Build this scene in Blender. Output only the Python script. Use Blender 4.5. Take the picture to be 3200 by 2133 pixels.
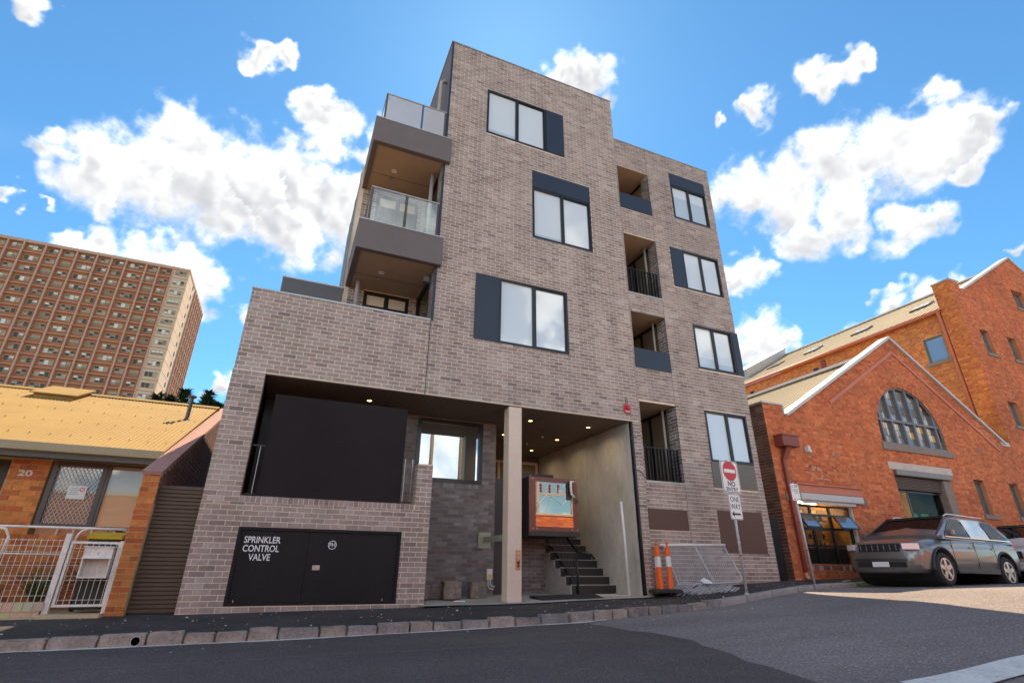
import bpy, bmesh, math, random
from mathutils import Vector, Matrix
random.seed(7)
R = math.radians
for o in list(bpy.data.objects): bpy.data.objects.remove(o)
scene = bpy.context.scene
COL = scene.collection

# ------------------------------------------------------------------ camera
cam_d = bpy.data.cameras.new("camera"); cam = bpy.data.objects.new("camera", cam_d); COL.objects.link(cam)
YAW, PITCH, ROLL = R(22.806), R(23.618), R(0.523)
Fv = Vector((math.sin(YAW)*math.cos(PITCH), math.cos(YAW)*math.cos(PITCH), math.sin(PITCH)))
Rv = Vector((math.cos(YAW), -math.sin(YAW), 0)); Uv = Rv.cross(Fv)
R2 = Rv*math.cos(ROLL) + Uv*math.sin(ROLL); U2 = Uv*math.cos(ROLL) - Rv*math.sin(ROLL)
cam.matrix_world = Matrix(((R2.x, U2.x, -Fv.x, 0), (R2.y, U2.y, -Fv.y, 0), (R2.z, U2.z, -Fv.z, 0), (0, 0, 0, 1)))
cam_d.sensor_width = 36; cam_d.lens = 1617.2/3200*36
cam_d.clip_start = .05; cam_d.clip_end = 3000
scene.camera = cam
def raydir(px, py):                      # direction of a photo pixel (3200 x 2133)
    d = Fv*1617.2 + R2*(px-1600) - U2*(py-1066.5)
    return d.normalized()

# ------------------------------------------------------------------ sun, sky, exposure
SUN_AZ, SUN_EL = R(22), R(53)            # azimuth measured from +Y towards +X
sund = Vector((math.sin(SUN_AZ)*math.cos(SUN_EL), math.cos(SUN_AZ)*math.cos(SUN_EL), math.sin(SUN_EL)))
sl = bpy.data.lights.new("sun", 'SUN'); sl.energy = 2.0; sl.angle = R(.53); sl.color = (1, .82, .58)
so = bpy.data.objects.new("sun", sl); COL.objects.link(so)
so.rotation_euler = sund.to_track_quat('Z', 'Y').to_euler(); so.location = (8, 14, 30)
vs = scene.view_settings
vs.view_transform = 'Standard'; vs.look = 'None'; vs.gamma = 1; vs.use_curve_mapping = False
vs.exposure = 2.3
w = bpy.data.worlds.new("World"); scene.world = w; w.use_nodes = True
nt = w.node_tree; nt.nodes.clear()
def wn(t, **k):
    n = nt.nodes.new(t)
    for a, b in k.items(): setattr(n, a, b)
    return n
sky = wn('ShaderNodeTexSky', sky_type='NISHITA', sun_disc=False)
sky.sun_elevation = SUN_EL; sky.sun_rotation = SUN_AZ; sky.altitude = 0
sky.air_density = .85; sky.dust_density = .1; sky.ozone_density = 2.2
SKY_STR = .05
bg = wn('ShaderNodeBackground'); bg.inputs['Strength'].default_value = SKY_STR
tint = wn('ShaderNodeMix', data_type='RGBA', blend_type='MULTIPLY'); tint.inputs[0].default_value = 1; tint.inputs[7].default_value = (.46, .80, .88, 1)   # clear, slightly cyan air
nt.links.new(sky.outputs[0], tint.inputs[6]); nt.links.new(tint.outputs[2], bg.inputs['Color'])
wo = wn('ShaderNodeOutputWorld'); nt.links.new(bg.outputs[0], wo.inputs['Surface'])

# ------------------------------------------------------------------ materials
MATS = {}
def mat(name, col=(.5, .5, .5), rough=.7, metal=0., var=.12, vscale=3., fine=.08, fscale=40., bump=0., bscale=60., attr=False, spec=.5,
        stretch=None, dirt=None, emit=None, coat=0., speck=None, streak=0.):
    m = bpy.data.materials.new(name); m.use_nodes = True; t = m.node_tree; b = t.nodes['Principled BSDF']
    L = t.links.new
    geo = t.nodes.new('ShaderNodeNewGeometry'); pos = geo.outputs['Position']
    if stretch:
        vm = t.nodes.new('ShaderNodeVectorMath'); vm.operation = 'MULTIPLY'; vm.inputs[1].default_value = stretch; L(pos, vm.inputs[0]); pos = vm.outputs[0]
    def noise(s, d=4):
        n = t.nodes.new('ShaderNodeTexNoise'); n.inputs['Scale'].default_value = s; n.inputs['Detail'].default_value = d; n.inputs['Roughness'].default_value = .6
        L(pos, n.inputs['Vector']); return n.outputs['Fac']
    def rng(v, a, b_, c, d):
        n = t.nodes.new('ShaderNodeMapRange'); L(v, n.inputs[0])
        for i, x in enumerate((a, b_, c, d)): n.inputs[i+1].default_value = x
        return n.outputs[0]
    f = rng(noise(vscale), .25, .75, 1-var, 1+var)
    if fine:
        mm = t.nodes.new('ShaderNodeMath'); mm.operation = 'MULTIPLY'; L(f, mm.inputs[0]); L(rng(noise(fscale, 5), .25, .75, 1-fine, 1+fine), mm.inputs[1]); f = mm.outputs[0]
    if attr:
        a = t.nodes.new('ShaderNodeAttribute'); a.attribute_name = 'Col'; base = a.outputs['Color']
    else:
        rgb = t.nodes.new('ShaderNodeRGB'); rgb.outputs[0].default_value = (*col, 1); base = rgb.outputs[0]
    if dirt:                                   # (colour, scale, lo, hi, amount)
        dm = t.nodes.new('ShaderNodeMix'); dm.data_type = 'RGBA'
        L(rng(noise(dirt[1], 6), dirt[2], dirt[3], 0, dirt[4]), dm.inputs[0]); L(base, dm.inputs[6]); dm.inputs[7].default_value = (*dirt[0], 1); base = dm.outputs[2]
    if speck:                                  # pale or dark grains: (colour, scale, lo, hi, amount)
        dm = t.nodes.new('ShaderNodeMix'); dm.data_type = 'RGBA'
        L(rng(noise(speck[1], 2), speck[2], speck[3], 0, speck[4]), dm.inputs[0]); L(base, dm.inputs[6]); dm.inputs[7].default_value = (*speck[0], 1); base = dm.outputs[2]
    if streak:                                 # rain streaks running down a wall
        sv = t.nodes.new('ShaderNodeVectorMath'); sv.operation = 'MULTIPLY'; sv.inputs[1].default_value = (3.2, 3.2, .22); L(geo.outputs['Position'], sv.inputs[0])
        sn = t.nodes.new('ShaderNodeTexNoise'); sn.inputs['Scale'].default_value = 1.; sn.inputs['Detail'].default_value = 5; L(sv.outputs[0], sn.inputs['Vector'])
        mm = t.nodes.new('ShaderNodeMath'); mm.operation = 'MULTIPLY'; L(f, mm.inputs[0]); L(rng(sn.outputs['Fac'], .32, .62, 1-streak, 1.05), mm.inputs[1]); f = mm.outputs[0]
    sc = t.nodes.new('ShaderNodeVectorMath'); sc.operation = 'SCALE'; L(base, sc.inputs[0]); L(f, sc.inputs['Scale'])
    L(sc.outputs[0], b.inputs['Base Color'])
    b.inputs['Roughness'].default_value = rough; b.inputs['Metallic'].default_value = metal; b.inputs['Specular IOR Level'].default_value = spec
    b.inputs['Coat Weight'].default_value = coat
    if bump:
        bp = t.nodes.new('ShaderNodeBump'); bp.inputs['Strength'].default_value = bump; bp.inputs['Distance'].default_value = .01
        L(noise(bscale, 6), bp.inputs['Height']); L(bp.outputs[0], b.inputs['Normal'])
    if emit: b.inputs['Emission Color'].default_value = (*emit[0], 1); b.inputs['Emission Strength'].default_value = emit[1]
    MATS[name] = m; return m
def glass(name, refl=.5, tint=(.9, .95, 1), inner=(.5, .5, .48), clear=0., rough=.0, wob=.0, edge=1.):
    """reflective pane: mirror coat over what lies behind it (diffuse blind or see-through)"""
    m = bpy.data.materials.new(name); m.use_nodes = True; t = m.node_tree; t.nodes.clear(); L = t.links.new
    out = t.nodes.new('ShaderNodeOutputMaterial'); g = t.nodes.new('ShaderNodeBsdfGlossy'); g.inputs['Roughness'].default_value = rough; g.inputs['Color'].default_value = (*tint, 1)
    lw = t.nodes.new('ShaderNodeLayerWeight'); lw.inputs['Blend'].default_value = .22
    mr = t.nodes.new('ShaderNodeMapRange'); L(lw.outputs['Fresnel'], mr.inputs[0]); mr.inputs[3].default_value = refl; mr.inputs[4].default_value = edge
    d = t.nodes.new('ShaderNodeBsdfDiffuse'); d.inputs['Color'].default_value = (*inner, 1)
    under = d.outputs[0]
    if clear:
        tr = t.nodes.new('ShaderNodeBsdfTransparent'); tr.inputs['Color'].default_value = (.93, .96, .95, 1)
        mm = t.nodes.new('ShaderNodeMixShader'); mm.inputs[0].default_value = clear; L(d.outputs[0], mm.inputs[1]); L(tr.outputs[0], mm.inputs[2]); under = mm.outputs[0]
    if wob:
        no = t.nodes.new('ShaderNodeTexNoise'); no.inputs['Scale'].default_value = 1.3; geo = t.nodes.new('ShaderNodeNewGeometry'); L(geo.outputs['Position'], no.inputs['Vector'])
        bp = t.nodes.new('ShaderNodeBump'); bp.inputs['Strength'].default_value = wob; bp.inputs['Distance'].default_value = .02; L(no.outputs['Fac'], bp.inputs['Height']); L(bp.outputs[0], g.inputs['Normal'])
    mx = t.nodes.new('ShaderNodeMixShader'); L(mr.outputs[0], mx.inputs[0]); L(under, mx.inputs[1]); L(g.outputs[0], mx.inputs[2]); L(mx.outputs[0], out.inputs['Surface'])
    MATS[name] = m; return m

mat('brick_grey', attr=True, streak=.20, rough=.62, var=.18, vscale=.8, fine=.20, fscale=22, bump=.25, bscale=90)
mat('mortar_cream', (.78, .63, .46), .9, var=.12, fine=.15, bump=.3, bscale=200)
mat('kerb_core', (.20, .17, .15), .95)
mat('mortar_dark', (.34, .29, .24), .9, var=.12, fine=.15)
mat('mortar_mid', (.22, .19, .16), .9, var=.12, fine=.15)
mat('brick_red', attr=True, rough=.85, var=.26, vscale=.7, fine=.24, fscale=14, bump=.5, bscale=60, dirt=((.42, .22, .13), 1.3, .54, .80, .30))
mat('mortar_red', (.50, .21, .09), .95, var=.2, vscale=1.5, fine=.2)
mat('mortar_tan', (.50, .36, .18), .95, var=.15, fine=.2)
mat('navy_panel', (.026, .034, .052), .42, metal=.2, var=.06, fine=.0)
mat('black_frame', (.012, .012, .014), .35, var=.05, fine=0)
mat('cladding', (.15, .125, .12), .75, var=.06, fine=.06, fscale=120, bump=.1, bscale=300)
mat('cladding_grey', (.10, .10, .105), .6, var=.08)
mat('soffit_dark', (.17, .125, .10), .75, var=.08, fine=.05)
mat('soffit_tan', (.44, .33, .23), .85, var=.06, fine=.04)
mat('flash_metal', (.46, .44, .41), .4, metal=.6, var=.1)
mat('cream_steel', (.70, .56, .43), .55, var=.05, fine=.06, fscale=25, bump=.1)
mat('concrete', (.50, .465, .41), .85, var=.22, vscale=1.2, fine=.12, fscale=9, stretch=(1, 1, .6), bump=.2, bscale=40, dirt=((.32, .27, .22), 1.4, .5, .8, .45))
mat('slab_concrete', (.40, .36, .31), .9, var=.18, vscale=1.4, fine=.15, bump=.25, bscale=60, dirt=((.16, .14, .12), 2.2, .5, .75, .7))
mat('pipe_grey', (.38, .34, .31), .55, var=.05)
mat('white_paint', (.72, .70, .66), .5, var=.06, fine=.05)
mat('fence_white', (.76, .71, .63), .55, var=.15, vscale=8, fine=.12, dirt=((.34, .22, .12), 9, .58, .78, .6))
mat('cabinet_black', (.014, .013, .013), .6, spec=.25, var=.25, vscale=1.5, fine=.15, fscale=8, stretch=(1, 1, .25))
mat('board_black', (.021, .016, .016), .7, spec=.15, var=.2, vscale=.8, fine=0)
mat('lift_brown', (.16, .058, .042), .35, metal=.3, var=.08)
mat('lift_dark', (.028, .022, .021), .45, var=.1)
mat('orange_panel', (.62, .24, .08), .5, var=.05)
mat('steel_bare', (.42, .41, .40), .42, metal=.8, var=.15, vscale=6)
mat('galv', (.50, .50, .49), .5, metal=.2, var=.15, vscale=12)
mat('asphalt_new', (.118, .094, .086), .88, spec=.12, speck=((.26, .23, .21), 60, .585, .65, .75), var=.22, vscale=.6, fine=.60, fscale=75, bump=.7, bscale=120, dirt=((.10, .09, .09), 1.1, .5, .8, .4))
mat('asphalt_old', (.235, .195, .178), .9, spec=.12, speck=((.46, .41, .38), 55, .58, .65, .75), var=.22, vscale=.5, fine=.55, fscale=70, bump=.6, bscale=110, stretch=(.45, 1, 1), dirt=((.24, .215, .205), .9, .52, .8, .65))
mat('footpath_black', (.075, .062, .057), .85, spec=.12, speck=((.20, .17, .155), 70, .59, .66, .6), var=.3, vscale=1.1, fine=.4, fscale=110, bump=.7, bscale=160, dirt=((.13, .115, .10), 1.7, .58, .82, .75))
mat('bluestone', attr=True, rough=.85, var=.25, vscale=5, fine=.3, fscale=30, bump=.8, bscale=40, dirt=((.42, .36, .29), 4.5, .52, .74, .7))
mat('kerb_concrete', (.33, .29, .26), .9, var=.2, vscale=3, fine=.2, bump=.4, bscale=50)
mat('gutter_line', (.74, .70, .64), .85, var=.15, vscale=4, fine=.2, dirt=((.3, .27, .25), 6, .55, .8, .6))
mat('earth', (.20, .16, .11), .95, var=.25, vscale=.05)
mat('roof_tan', (.345, .215, .07), .8, spec=.12, var=.10, vscale=1.2, fine=.05, dirt=((.34, .22, .12), 3, .6, .85, .5))
mat('bracket_green', (.34, .38, .27), .55, var=.06)
mat('gutter_olive', (.34, .29, .17), .5, var=.06)
mat('pink_cap', (.40, .20, .155), .85, var=.15, vscale=6, fine=.15)
mat('brown_slat', (.105, .070, .042), .6, var=.1, vscale=2, fine=.08)
mat('door_dark', (.05, .045, .04), .5, var=.1)
mat('frame_bronze', (.085, .075, .062), .45, var=.06)
mat('plate_brown', (.115, .062, .045), .75, var=.03, fine=0)
mat('plate_olive', (.15, .13, .11), .6, var=.03, fine=0)
mat('red_gloss', (.55, .015, .02), .35, var=.03, fine=0)
mat('white_print', (.80, .79, .76), .6, var=.03, fine=0)
mat('black_print', (.02, .02, .022), .6, var=.03, fine=0)
mat('yellow_print', (.75, .48, .03), .5, var=.03, fine=0)
mat('green_print', (.04, .30, .09), .5, var=.03, fine=0)
mat('orange_plastic', (.85, .13, .012), .45, var=.06, vscale=6, fine=.04)
mat('rubber', (.022, .02, .02), .8, var=.15, vscale=5)
mat('tower_brown', (.40, .145, .066), .85, var=.12, vscale=.15, fine=.1, fscale=2)
mat('tower_sash', (.36, .29, .19), .7, var=.05, fine=0)
mat('tower_rib', (.50, .30, .21), .8, var=.06, vscale=.3, fine=0)
mat('tower_cream', (.58, .42, .29), .85, var=.08, vscale=.2, fine=0)
mat('curtain', attr=True, rough=.8, var=.1, vscale=.6)
mat('ware_roof', (.47, .38, .26), .8, spec=.12, var=.06, vscale=.6, fine=.04)
mat('ware_trim', (.52, .50, .47), .5, var=.05)
mat('red_steel', (.22, .045, .03), .5, var=.1, vscale=4)
mat('salmon_steel', (.52, .16, .085), .55, var=.08, vscale=4)
mat('stone_sill', (.25, .19, .155), .85, var=.12, vscale=5, fine=.1)
mat('stone_pale', (.55, .46, .39), .85, var=.15, vscale=5, fine=.12)
mat('sash_grey', (.15, .15, .17), .5, var=.06)
mat('roller_steel', (.22, .19, .17), .45, metal=.5, var=.08)
mat('warm_room', (.36, .19, .065), .8, var=.4, vscale=2.0, fine=.2, fscale=7)
mat('shop_dark', (.035, .022, .018), .7, var=.5, vscale=3)
mat('lamp_glow', (1, .8, .4), .5, emit=((1, .60, .16), 3.))
mat('tube_glow', (1, .85, .5), .5, emit=((1, .72, .30), 9.))
mat('car_grey', (.19, .175, .165), .28, metal=.55, var=.03, fine=0, coat=.7)
mat('car_white', (.62, .61, .58), .3, var=.03, fine=0, coat=.6)
mat('car_black', (.018, .018, .019), .4, var=.05, fine=0)
mat('chrome', (.7, .7, .72), .14, metal=1., var=.03, fine=0)
mat('alloy', (.55, .54, .53), .28, metal=.9, var=.05, fine=0)
mat('lens', (.75, .77, .8), .08, metal=.3, var=.02, fine=0)
mat('bin_green', (.028, .04, .03), .5, var=.05)
mat('leaf_plant', (.10, .12, .03), .6, var=.3, vscale=12)
mat('pine_leaf', (.025, .05, .022), .75, var=.4, vscale=.25, fine=.3, fscale=3)
mat('bark', (.09, .06, .04), .9, var=.2)
mat('pole_wood', (.30, .19, .10), .85, var=.25, vscale=2, stretch=(4, 4, .3))
mat('wire', (.02, .02, .02), .6, var=0, fine=0)
mat('paper_white', (.74, .72, .68), .8, var=.06)
mat('cream_tile', (.55, .42, .25), .8, var=.15, vscale=5, fine=.1)
mat('bottle', attr=True, rough=.25, var=.05)
mat('number_cream', (.70, .62, .48), .6, var=.05)
glass('pane_blind', .18, (.95, 1, 1), (.74, .78, .76), wob=.04, edge=.75)
mat('brick_plain', (.38, .09, .03), .9, var=.2, vscale=1)
glass('pane_blind_warm', .10, (.95, .95, .9), (.52, .40, .25), wob=.04, edge=.4)
mat('cream_brick', attr=True, rough=.85, var=.15, vscale=3, fine=.15)
glass('pane_blind_low', .20, (.9, 1, 1), (.56, .63, .64), wob=.04, edge=.8)
glass('pane_lift', .42, (1, .82, .64), (.20, .10, .07), edge=.6)
glass('windscreen_glass', .05, (.8, .8, .85), (.012, .010, .010), edge=.16)
glass('pane_mirror', .36, (.80, .92, 1), (.09, .09, .08), wob=.02, edge=.6)
glass('pane_dark', .22, (.8, .9, .9), (.03, .028, .022))
glass('pane_room', .12, (.85, .9, .9), (.26, .20, .12))
glass('pane_clear', .10, (.9, .97, 1), (.1, .1, .1), clear=1.)
glass('pane_frost', .16, (.9, .97, 1), (.70, .64, .58), clear=.35, rough=.15)
glass('pane_arch', .07, (.9, .92, .9), (.17, .14, .11), edge=.25)
glass('pane_arch_lit', .07, (.9, .92, .9), (.70, .42, .15), edge=.2)
glass('pane_shop', .02, (.62, .55, .48), (.02, .02, .02), clear=.96, edge=.05)
glass('pane_sky', .34, (.85, .88, .90), (.2, .2, .2))
glass('car_glass', .07, (.8, .88, .95), (.012, .012, .013), edge=.62)
# ------------------------------------------------------------------ helpers
LOC = {}
def tag(o, label=None, cat=None, group=None, kind=None):
    if label: o['label'] = label
    if cat: o['category'] = cat
    if group: o['group'] = group
    if kind: o['kind'] = kind
    return o
def thing(name, label, cat, loc=(0, 0, 0), rz=0., group=None, local=False):
    o = bpy.data.objects.new(name, None); COL.objects.link(o); o.empty_display_size = .2
    o.location = loc; o.rotation_euler = (0, 0, rz)
    LOC[o.name] = Vector((0, 0, 0)) if local else Vector(loc)
    return tag(o, label, cat, group)
def V3(*a): return Vector(a)
class MB:
    def __init__(s): s.v = []; s.f = []; s.c = []; s.smooth = False
    def add(s, vs_, fs_, col=None):
        n = len(s.v); s.v += [tuple(p) for p in vs_]; s.f += [tuple(i+n for i in f) for f in fs_]; s.c += [col]*len(fs_); return s
    def box(s, x0, x1, y0, y1, z0, z1, col=None):
        return s.add([(x0, y0, z0), (x1, y0, z0), (x1, y1, z0), (x0, y1, z0), (x0, y0, z1), (x1, y0, z1), (x1, y1, z1), (x0, y1, z1)],
              [(0, 3, 2, 1), (4, 5, 6, 7), (0, 1, 5, 4), (1, 2, 6, 5), (2, 3, 7, 6), (3, 0, 4, 7)], col)
    def bbox(s, x0, x1, y0, y1, z0, z1, b=.01, col=None):       # box with chamfered edges
        bm = bmesh.new(); bmesh.ops.create_cube(bm, size=1)
        for v in bm.verts: v.co = ((x0+x1)/2+v.co.x*(x1-x0), (y0+y1)/2+v.co.y*(y1-y0), (z0+z1)/2+v.co.z*(z1-z0))
        bmesh.ops.bevel(bm, geom=bm.edges[:], offset=b, segments=1, affect='EDGES')
        bm.verts.index_update(); s.add([v.co[:] for v in bm.verts], [[v.index for v in f.verts] for f in bm.faces], col); bm.free(); return s
    def obox(s, c, ax, ay, az, col=None):                       # oriented box: centre, half vectors
        c = Vector(c); P = [c+ax*i+ay*j+az*k for k in (-1, 1) for j in (-1, 1) for i in (-1, 1)]
        return s.add(P, [(0, 2, 3, 1), (4, 5, 7, 6), (0, 1, 5, 4), (1, 3, 7, 5), (3, 2, 6, 7), (2, 0, 4, 6)], col)
    def bar(s, a, b, w, h, up=(0, 0, 1), col=None):             # rectangular bar from a to b
        a = Vector(a); b = Vector(b); d = (b-a).normalized(); up = Vector(up)
        if abs(d.dot(up)) > .98: up = Vector((0, 1, 0))
        sx = d.cross(up).normalized(); uz = sx.cross(d)
        return s.obox((a+b)/2, sx*w/2, uz*h/2, d*(b-a).length/2, col)
    def quad(s, a, b, c, d, col=None): return s.add([a, b, c, d], [(0, 1, 2, 3)], col)
    def poly(s, pts, col=None): return s.add(pts, [tuple(range(len(pts)))], col)
    def prism(s, pts, vec, col=None):                           # polygon extruded along vec
        n = len(pts); vec = Vector(vec); P = [Vector(p) for p in pts]; Q = [p+vec for p in P]
        return s.add(P+Q, [tuple(range(n))[::-1], tuple(range(n, 2*n))]+[(i, (i+1) % n, n+(i+1) % n, n+i) for i in range(n)], col)
    def tube(s, pts, r, n=8, col=None, cap=True):
        pts = [Vector(p) for p in pts]; rs = r if isinstance(r, (list, tuple)) else [r]*len(pts); V = []; Fc = []
        prev = None
        for i, p in enumerate(pts):
            d = (pts[min(i+1, len(pts)-1)]-pts[max(i-1, 0)]).normalized()
            ref = prev if prev is not None else (Vector((0, 0, 1)) if abs(d.z) < .9 else Vector((1, 0, 0)))
            sx = d.cross(ref).normalized() if prev is None else (ref-d*ref.dot(d)).normalized()
            prev = sx; sy = d.cross(sx)
            for k in range(n):
                a = 2*math.pi*k/n; V.append(p+sx*math.cos(a)*rs[i]+sy*math.sin(a)*rs[i])
        for i in range(len(pts)-1):
            for k in range(n): Fc.append((i*n+k, i*n+(k+1) % n, (i+1)*n+(k+1) % n, (i+1)*n+k))
        if cap: Fc += [tuple(range(n))[::-1], tuple((len(pts)-1)*n+k for k in range(n))]
        return s.add(V, Fc, col)
    def lathe(s, c, prof, n=20, axis='Z', col=None, cap=True):            # prof: (r, h) list
        V = []; Fc = []; c = Vector(c)
        for r, h in prof:
            for k in range(n):
                a = 2*math.pi*k/n; x, y = r*math.cos(a), r*math.sin(a)
                V.append(c+(Vector((x, y, h)) if axis == 'Z' else Vector((x, h, y)) if axis == 'Y' else Vector((h, x, y))))
        for i in range(len(prof)-1):
            for k in range(n): Fc.append((i*n+k, i*n+(k+1) % n, (i+1)*n+(k+1) % n, (i+1)*n+k))
        if cap: Fc += [tuple(range(n))[::-1], tuple((len(prof)-1)*n+k for k in range(n))]
        return s.add(V, Fc, col)
    def mesh(s, name, m, off=Vector((0, 0, 0)), smooth=False, fix=True):
        me = bpy.data.meshes.new(name); me.from_pydata([tuple(Vector(p)-off) for p in s.v], [], s.f)
        if any(c is not None for c in s.c):
            at = me.attributes.new('Col', 'FLOAT_COLOR', 'FACE')
            for i, c in enumerate(s.c): at.data[i].color = (*(c or (.5, .5, .5)), 1)
        me.materials.append(MATS[m])
        if fix and len(s.f) < 60000:
            bm = bmesh.new(); bm.from_mesh(me); bmesh.ops.recalc_face_normals(bm, faces=bm.faces); bm.to_mesh(me); bm.free()
        if smooth:
            for p in me.polygons: p.use_smooth = True
        me.update(); return me
    def build(s, name, m, parent=None, smooth=False, fix=True):
        off = LOC.get(parent.name, Vector((0, 0, 0))) if parent else Vector((0, 0, 0))
        o = bpy.data.objects.new(name, s.mesh(name, m, off, smooth, fix)); COL.objects.link(o)
        if parent: o.parent = parent
        LOC[o.name] = off; return o
def share(mesh, name, loc, parent, rot=None, scale=None):       # object that shares mesh data (loc in world of root frame)
    o = bpy.data.objects.new(name, mesh); COL.objects.link(o); o.parent = parent
    off = LOC.get(parent.name, Vector((0, 0, 0))); o.location = Vector(loc)-off; LOC[o.name] = off
    if rot: o.rotation_euler = rot
    if scale: o.scale = scale
    return o
def copy_tree(o, parent=None):
    c = o.copy(); COL.objects.link(c); c.parent = parent; LOC[c.name] = LOC.get(o.name, Vector((0, 0, 0)))
    for ch in o.children: copy_tree(ch, c)
    return c
def text(name, body, size, loc, m, parent, rot=(math.pi/2, 0, 0), align='CENTER', depth=.002, bold=.0, sx=1.):
    cu = bpy.data.curves.new(name, 'FONT'); cu.body = body; cu.size = size; cu.align_x = align; cu.align_y = 'CENTER'; cu.extrude = depth; cu.offset = bold; cu.resolution_u = 3
    to = bpy.data.objects.new(name, cu); COL.objects.link(to)
    me = bpy.data.meshes.new_from_object(to.evaluated_get(bpy.context.evaluated_depsgraph_get()))
    bpy.data.objects.remove(to)
    me.materials.clear(); me.materials.append(MATS[m])
    o = bpy.data.objects.new(name, me); COL.objects.link(o); o.parent = parent
    off = LOC.get(parent.name, Vector((0, 0, 0))) if parent else Vector((0, 0, 0))
    o.location = Vector(loc)-off; o.rotation_euler = rot; o.scale = (sx, 1, 1); LOC[o.name] = off
    return o
def lerp_tab(tab, x):
    if x <= tab[0][0]: return tab[0][1]
    for (a, va), (b, vb) in zip(tab, tab[1:]):
        if x <= b: return va+(vb-va)*(x-a)/(b-a)
    return tab[-1][1]
# --- walls of bricks: each wall lies in a plane through O with horizontal direction U and outward normal N
class Wall:
    def __init__(s, O, U, N): s.O = Vector(O); s.U = Vector(U); s.N = Vector(N)
    def p(s, u, v, n=0): return s.O+s.U*u+Vector((0, 0, v))+s.N*n
def front(y): return Wall((0, y, 0), (1, 0, 0), (0, -1, 0))
def pal_grey():
    t = random.random()
    if t < .58: c = (.385, .306, .268)
    elif t < .74: c = (.325, .246, .215)
    elif t < .86: c = (.36, .266, .228)
    elif t < .96: c = (.445, .37, .332)
    else: c = (.26, .20, .185)
    k = random.uniform(.80, 1.06); return tuple(x*k for x in c)
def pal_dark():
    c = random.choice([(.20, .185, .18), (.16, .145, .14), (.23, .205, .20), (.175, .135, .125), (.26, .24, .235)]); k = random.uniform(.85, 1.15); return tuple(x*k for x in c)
def pal_red():
    c = random.choice([(.57, .140, .045), (.50, .115, .038), (.60, .165, .052), (.55, .135, .045), (.44, .10, .038), (.59, .19, .07)]); k = random.uniform(.86, 1.12); return tuple(x*k for x in c)
def pal_orange():
    c = random.choice([(.56, .17, .035), (.50, .14, .03), (.60, .21, .045), (.46, .11, .03)]); k = random.uniform(.85, 1.12); return tuple(x*k for x in c)
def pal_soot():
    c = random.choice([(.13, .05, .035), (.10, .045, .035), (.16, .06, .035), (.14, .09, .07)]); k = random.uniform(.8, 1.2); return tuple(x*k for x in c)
def courses(v0, v1, iv, L=.24, H=.086, J=.0115, bond='run', shift=0.):
    out = []; i = 0; v = v0
    while v < v1-.02:
        za, zb = v+J/2, min(v+H-J/2, v1)
        LL = L/2 if (bond == 'english' and i % 2) else L
        o = shift+((L/2 if i % 2 else 0) if bond == 'run' else (L/4 if i % 2 else 0))
        for a, b in iv(v+H/2):
            k = math.floor((a-o)/LL)
            while o+k*LL < b:
                ua, ub = max(a, o+k*LL+J/2), min(b, o+(k+1)*LL-J/2)
                if ub-ua > .025: out.append((ua, ub, za, zb, abs(ub-ua-(LL-J)) < .002 and abs(zb-za-(H-J)) < .002))
                k += 1
        v += H; i += 1
    return out
def brick_mesh(L, H, D, col, m):
    b = MB(); b.box(-L/2, L/2, 0, D, -H/2, H/2, col); me = b.mesh('brick', m); return me
class Bricks:
    """collects the bricks of a wall; the ones listed as single become objects of their own, the rest one joined part"""
    def __init__(s, m, pal, proud=.0035, inside=.004): s.mb = MB(); s.m = m; s.pal = pal; s.pr = proud; s.ins = inside; s.var = {}
    def one(s, W, ua, ub, za, zb, col):
        n = s.pr+random.uniform(-.0015, .0015); q = .0012
        P = [W.p(ua, za, -s.ins), W.p(ub, za, -s.ins), W.p(ub, zb, -s.ins), W.p(ua, zb, -s.ins), W.p(ua+q, za+q, n), W.p(ub-q, za+q, n), W.p(ub-q, zb-q, n), W.p(ua+q, zb-q, n)]
        s.mb.add(P, [(4, 5, 6, 7), (0, 1, 5, 4), (1, 2, 6, 5), (2, 3, 7, 6), (3, 0, 4, 7)], col)
    def lay(s, W, rects, single=None, parent=None, cnt=None):
        for (ua, ub, za, zb, full) in rects:
            if full and single and cnt[0] > 0 and single((ua+ub)/2, (za+zb)/2):
                key = (round(ub-ua, 3), round(zb-za, 3), random.randrange(9))
                if key not in s.var:
                    s.var[key] = brick_mesh(key[0], key[1], s.pr+s.ins, s.pal(), s.m)
                o = share(s.var[key], 'brick', W.p((ua+ub)/2, (za+zb)/2, s.pr+random.uniform(-.0015, .0015)), parent)
                if abs(W.N.y+1) > .01: o.rotation_euler = (0, 0, math.atan2(W.N.y, W.N.x)+math.pi/2)
                cnt[0] -= 1
            else: s.one(W, ua, ub, za, zb, s.pal())
    def done(s, parent, name='brickwork'):
        if s.mb.f:
            o = s.mb.build(name, s.m, parent, fix=False); o['kind'] = 'stuff'; return o
def cut(lo, hi, holes):                                         # interval minus holes
    segs = [(lo, hi)]
    for a, b in holes:
        ns = []
        for p, q in segs:
            if b <= p or a >= q: ns.append((p, q))
            else:
                if a > p: ns.append((p, a))
                if b < q: ns.append((b, q))
        segs = ns
    return segs
def rect_iv(regions, holes):                                    # regions/holes: (u0,u1,v0,v1)
    def f(v):
        out = []
        hs = [(h[0], h[1]) for h in holes if h[2] < v < h[3]]
        for r in regions:
            if r[2] <= v <= r[3]: out += cut(r[0], r[1], hs)
        return out
    return f
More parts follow.
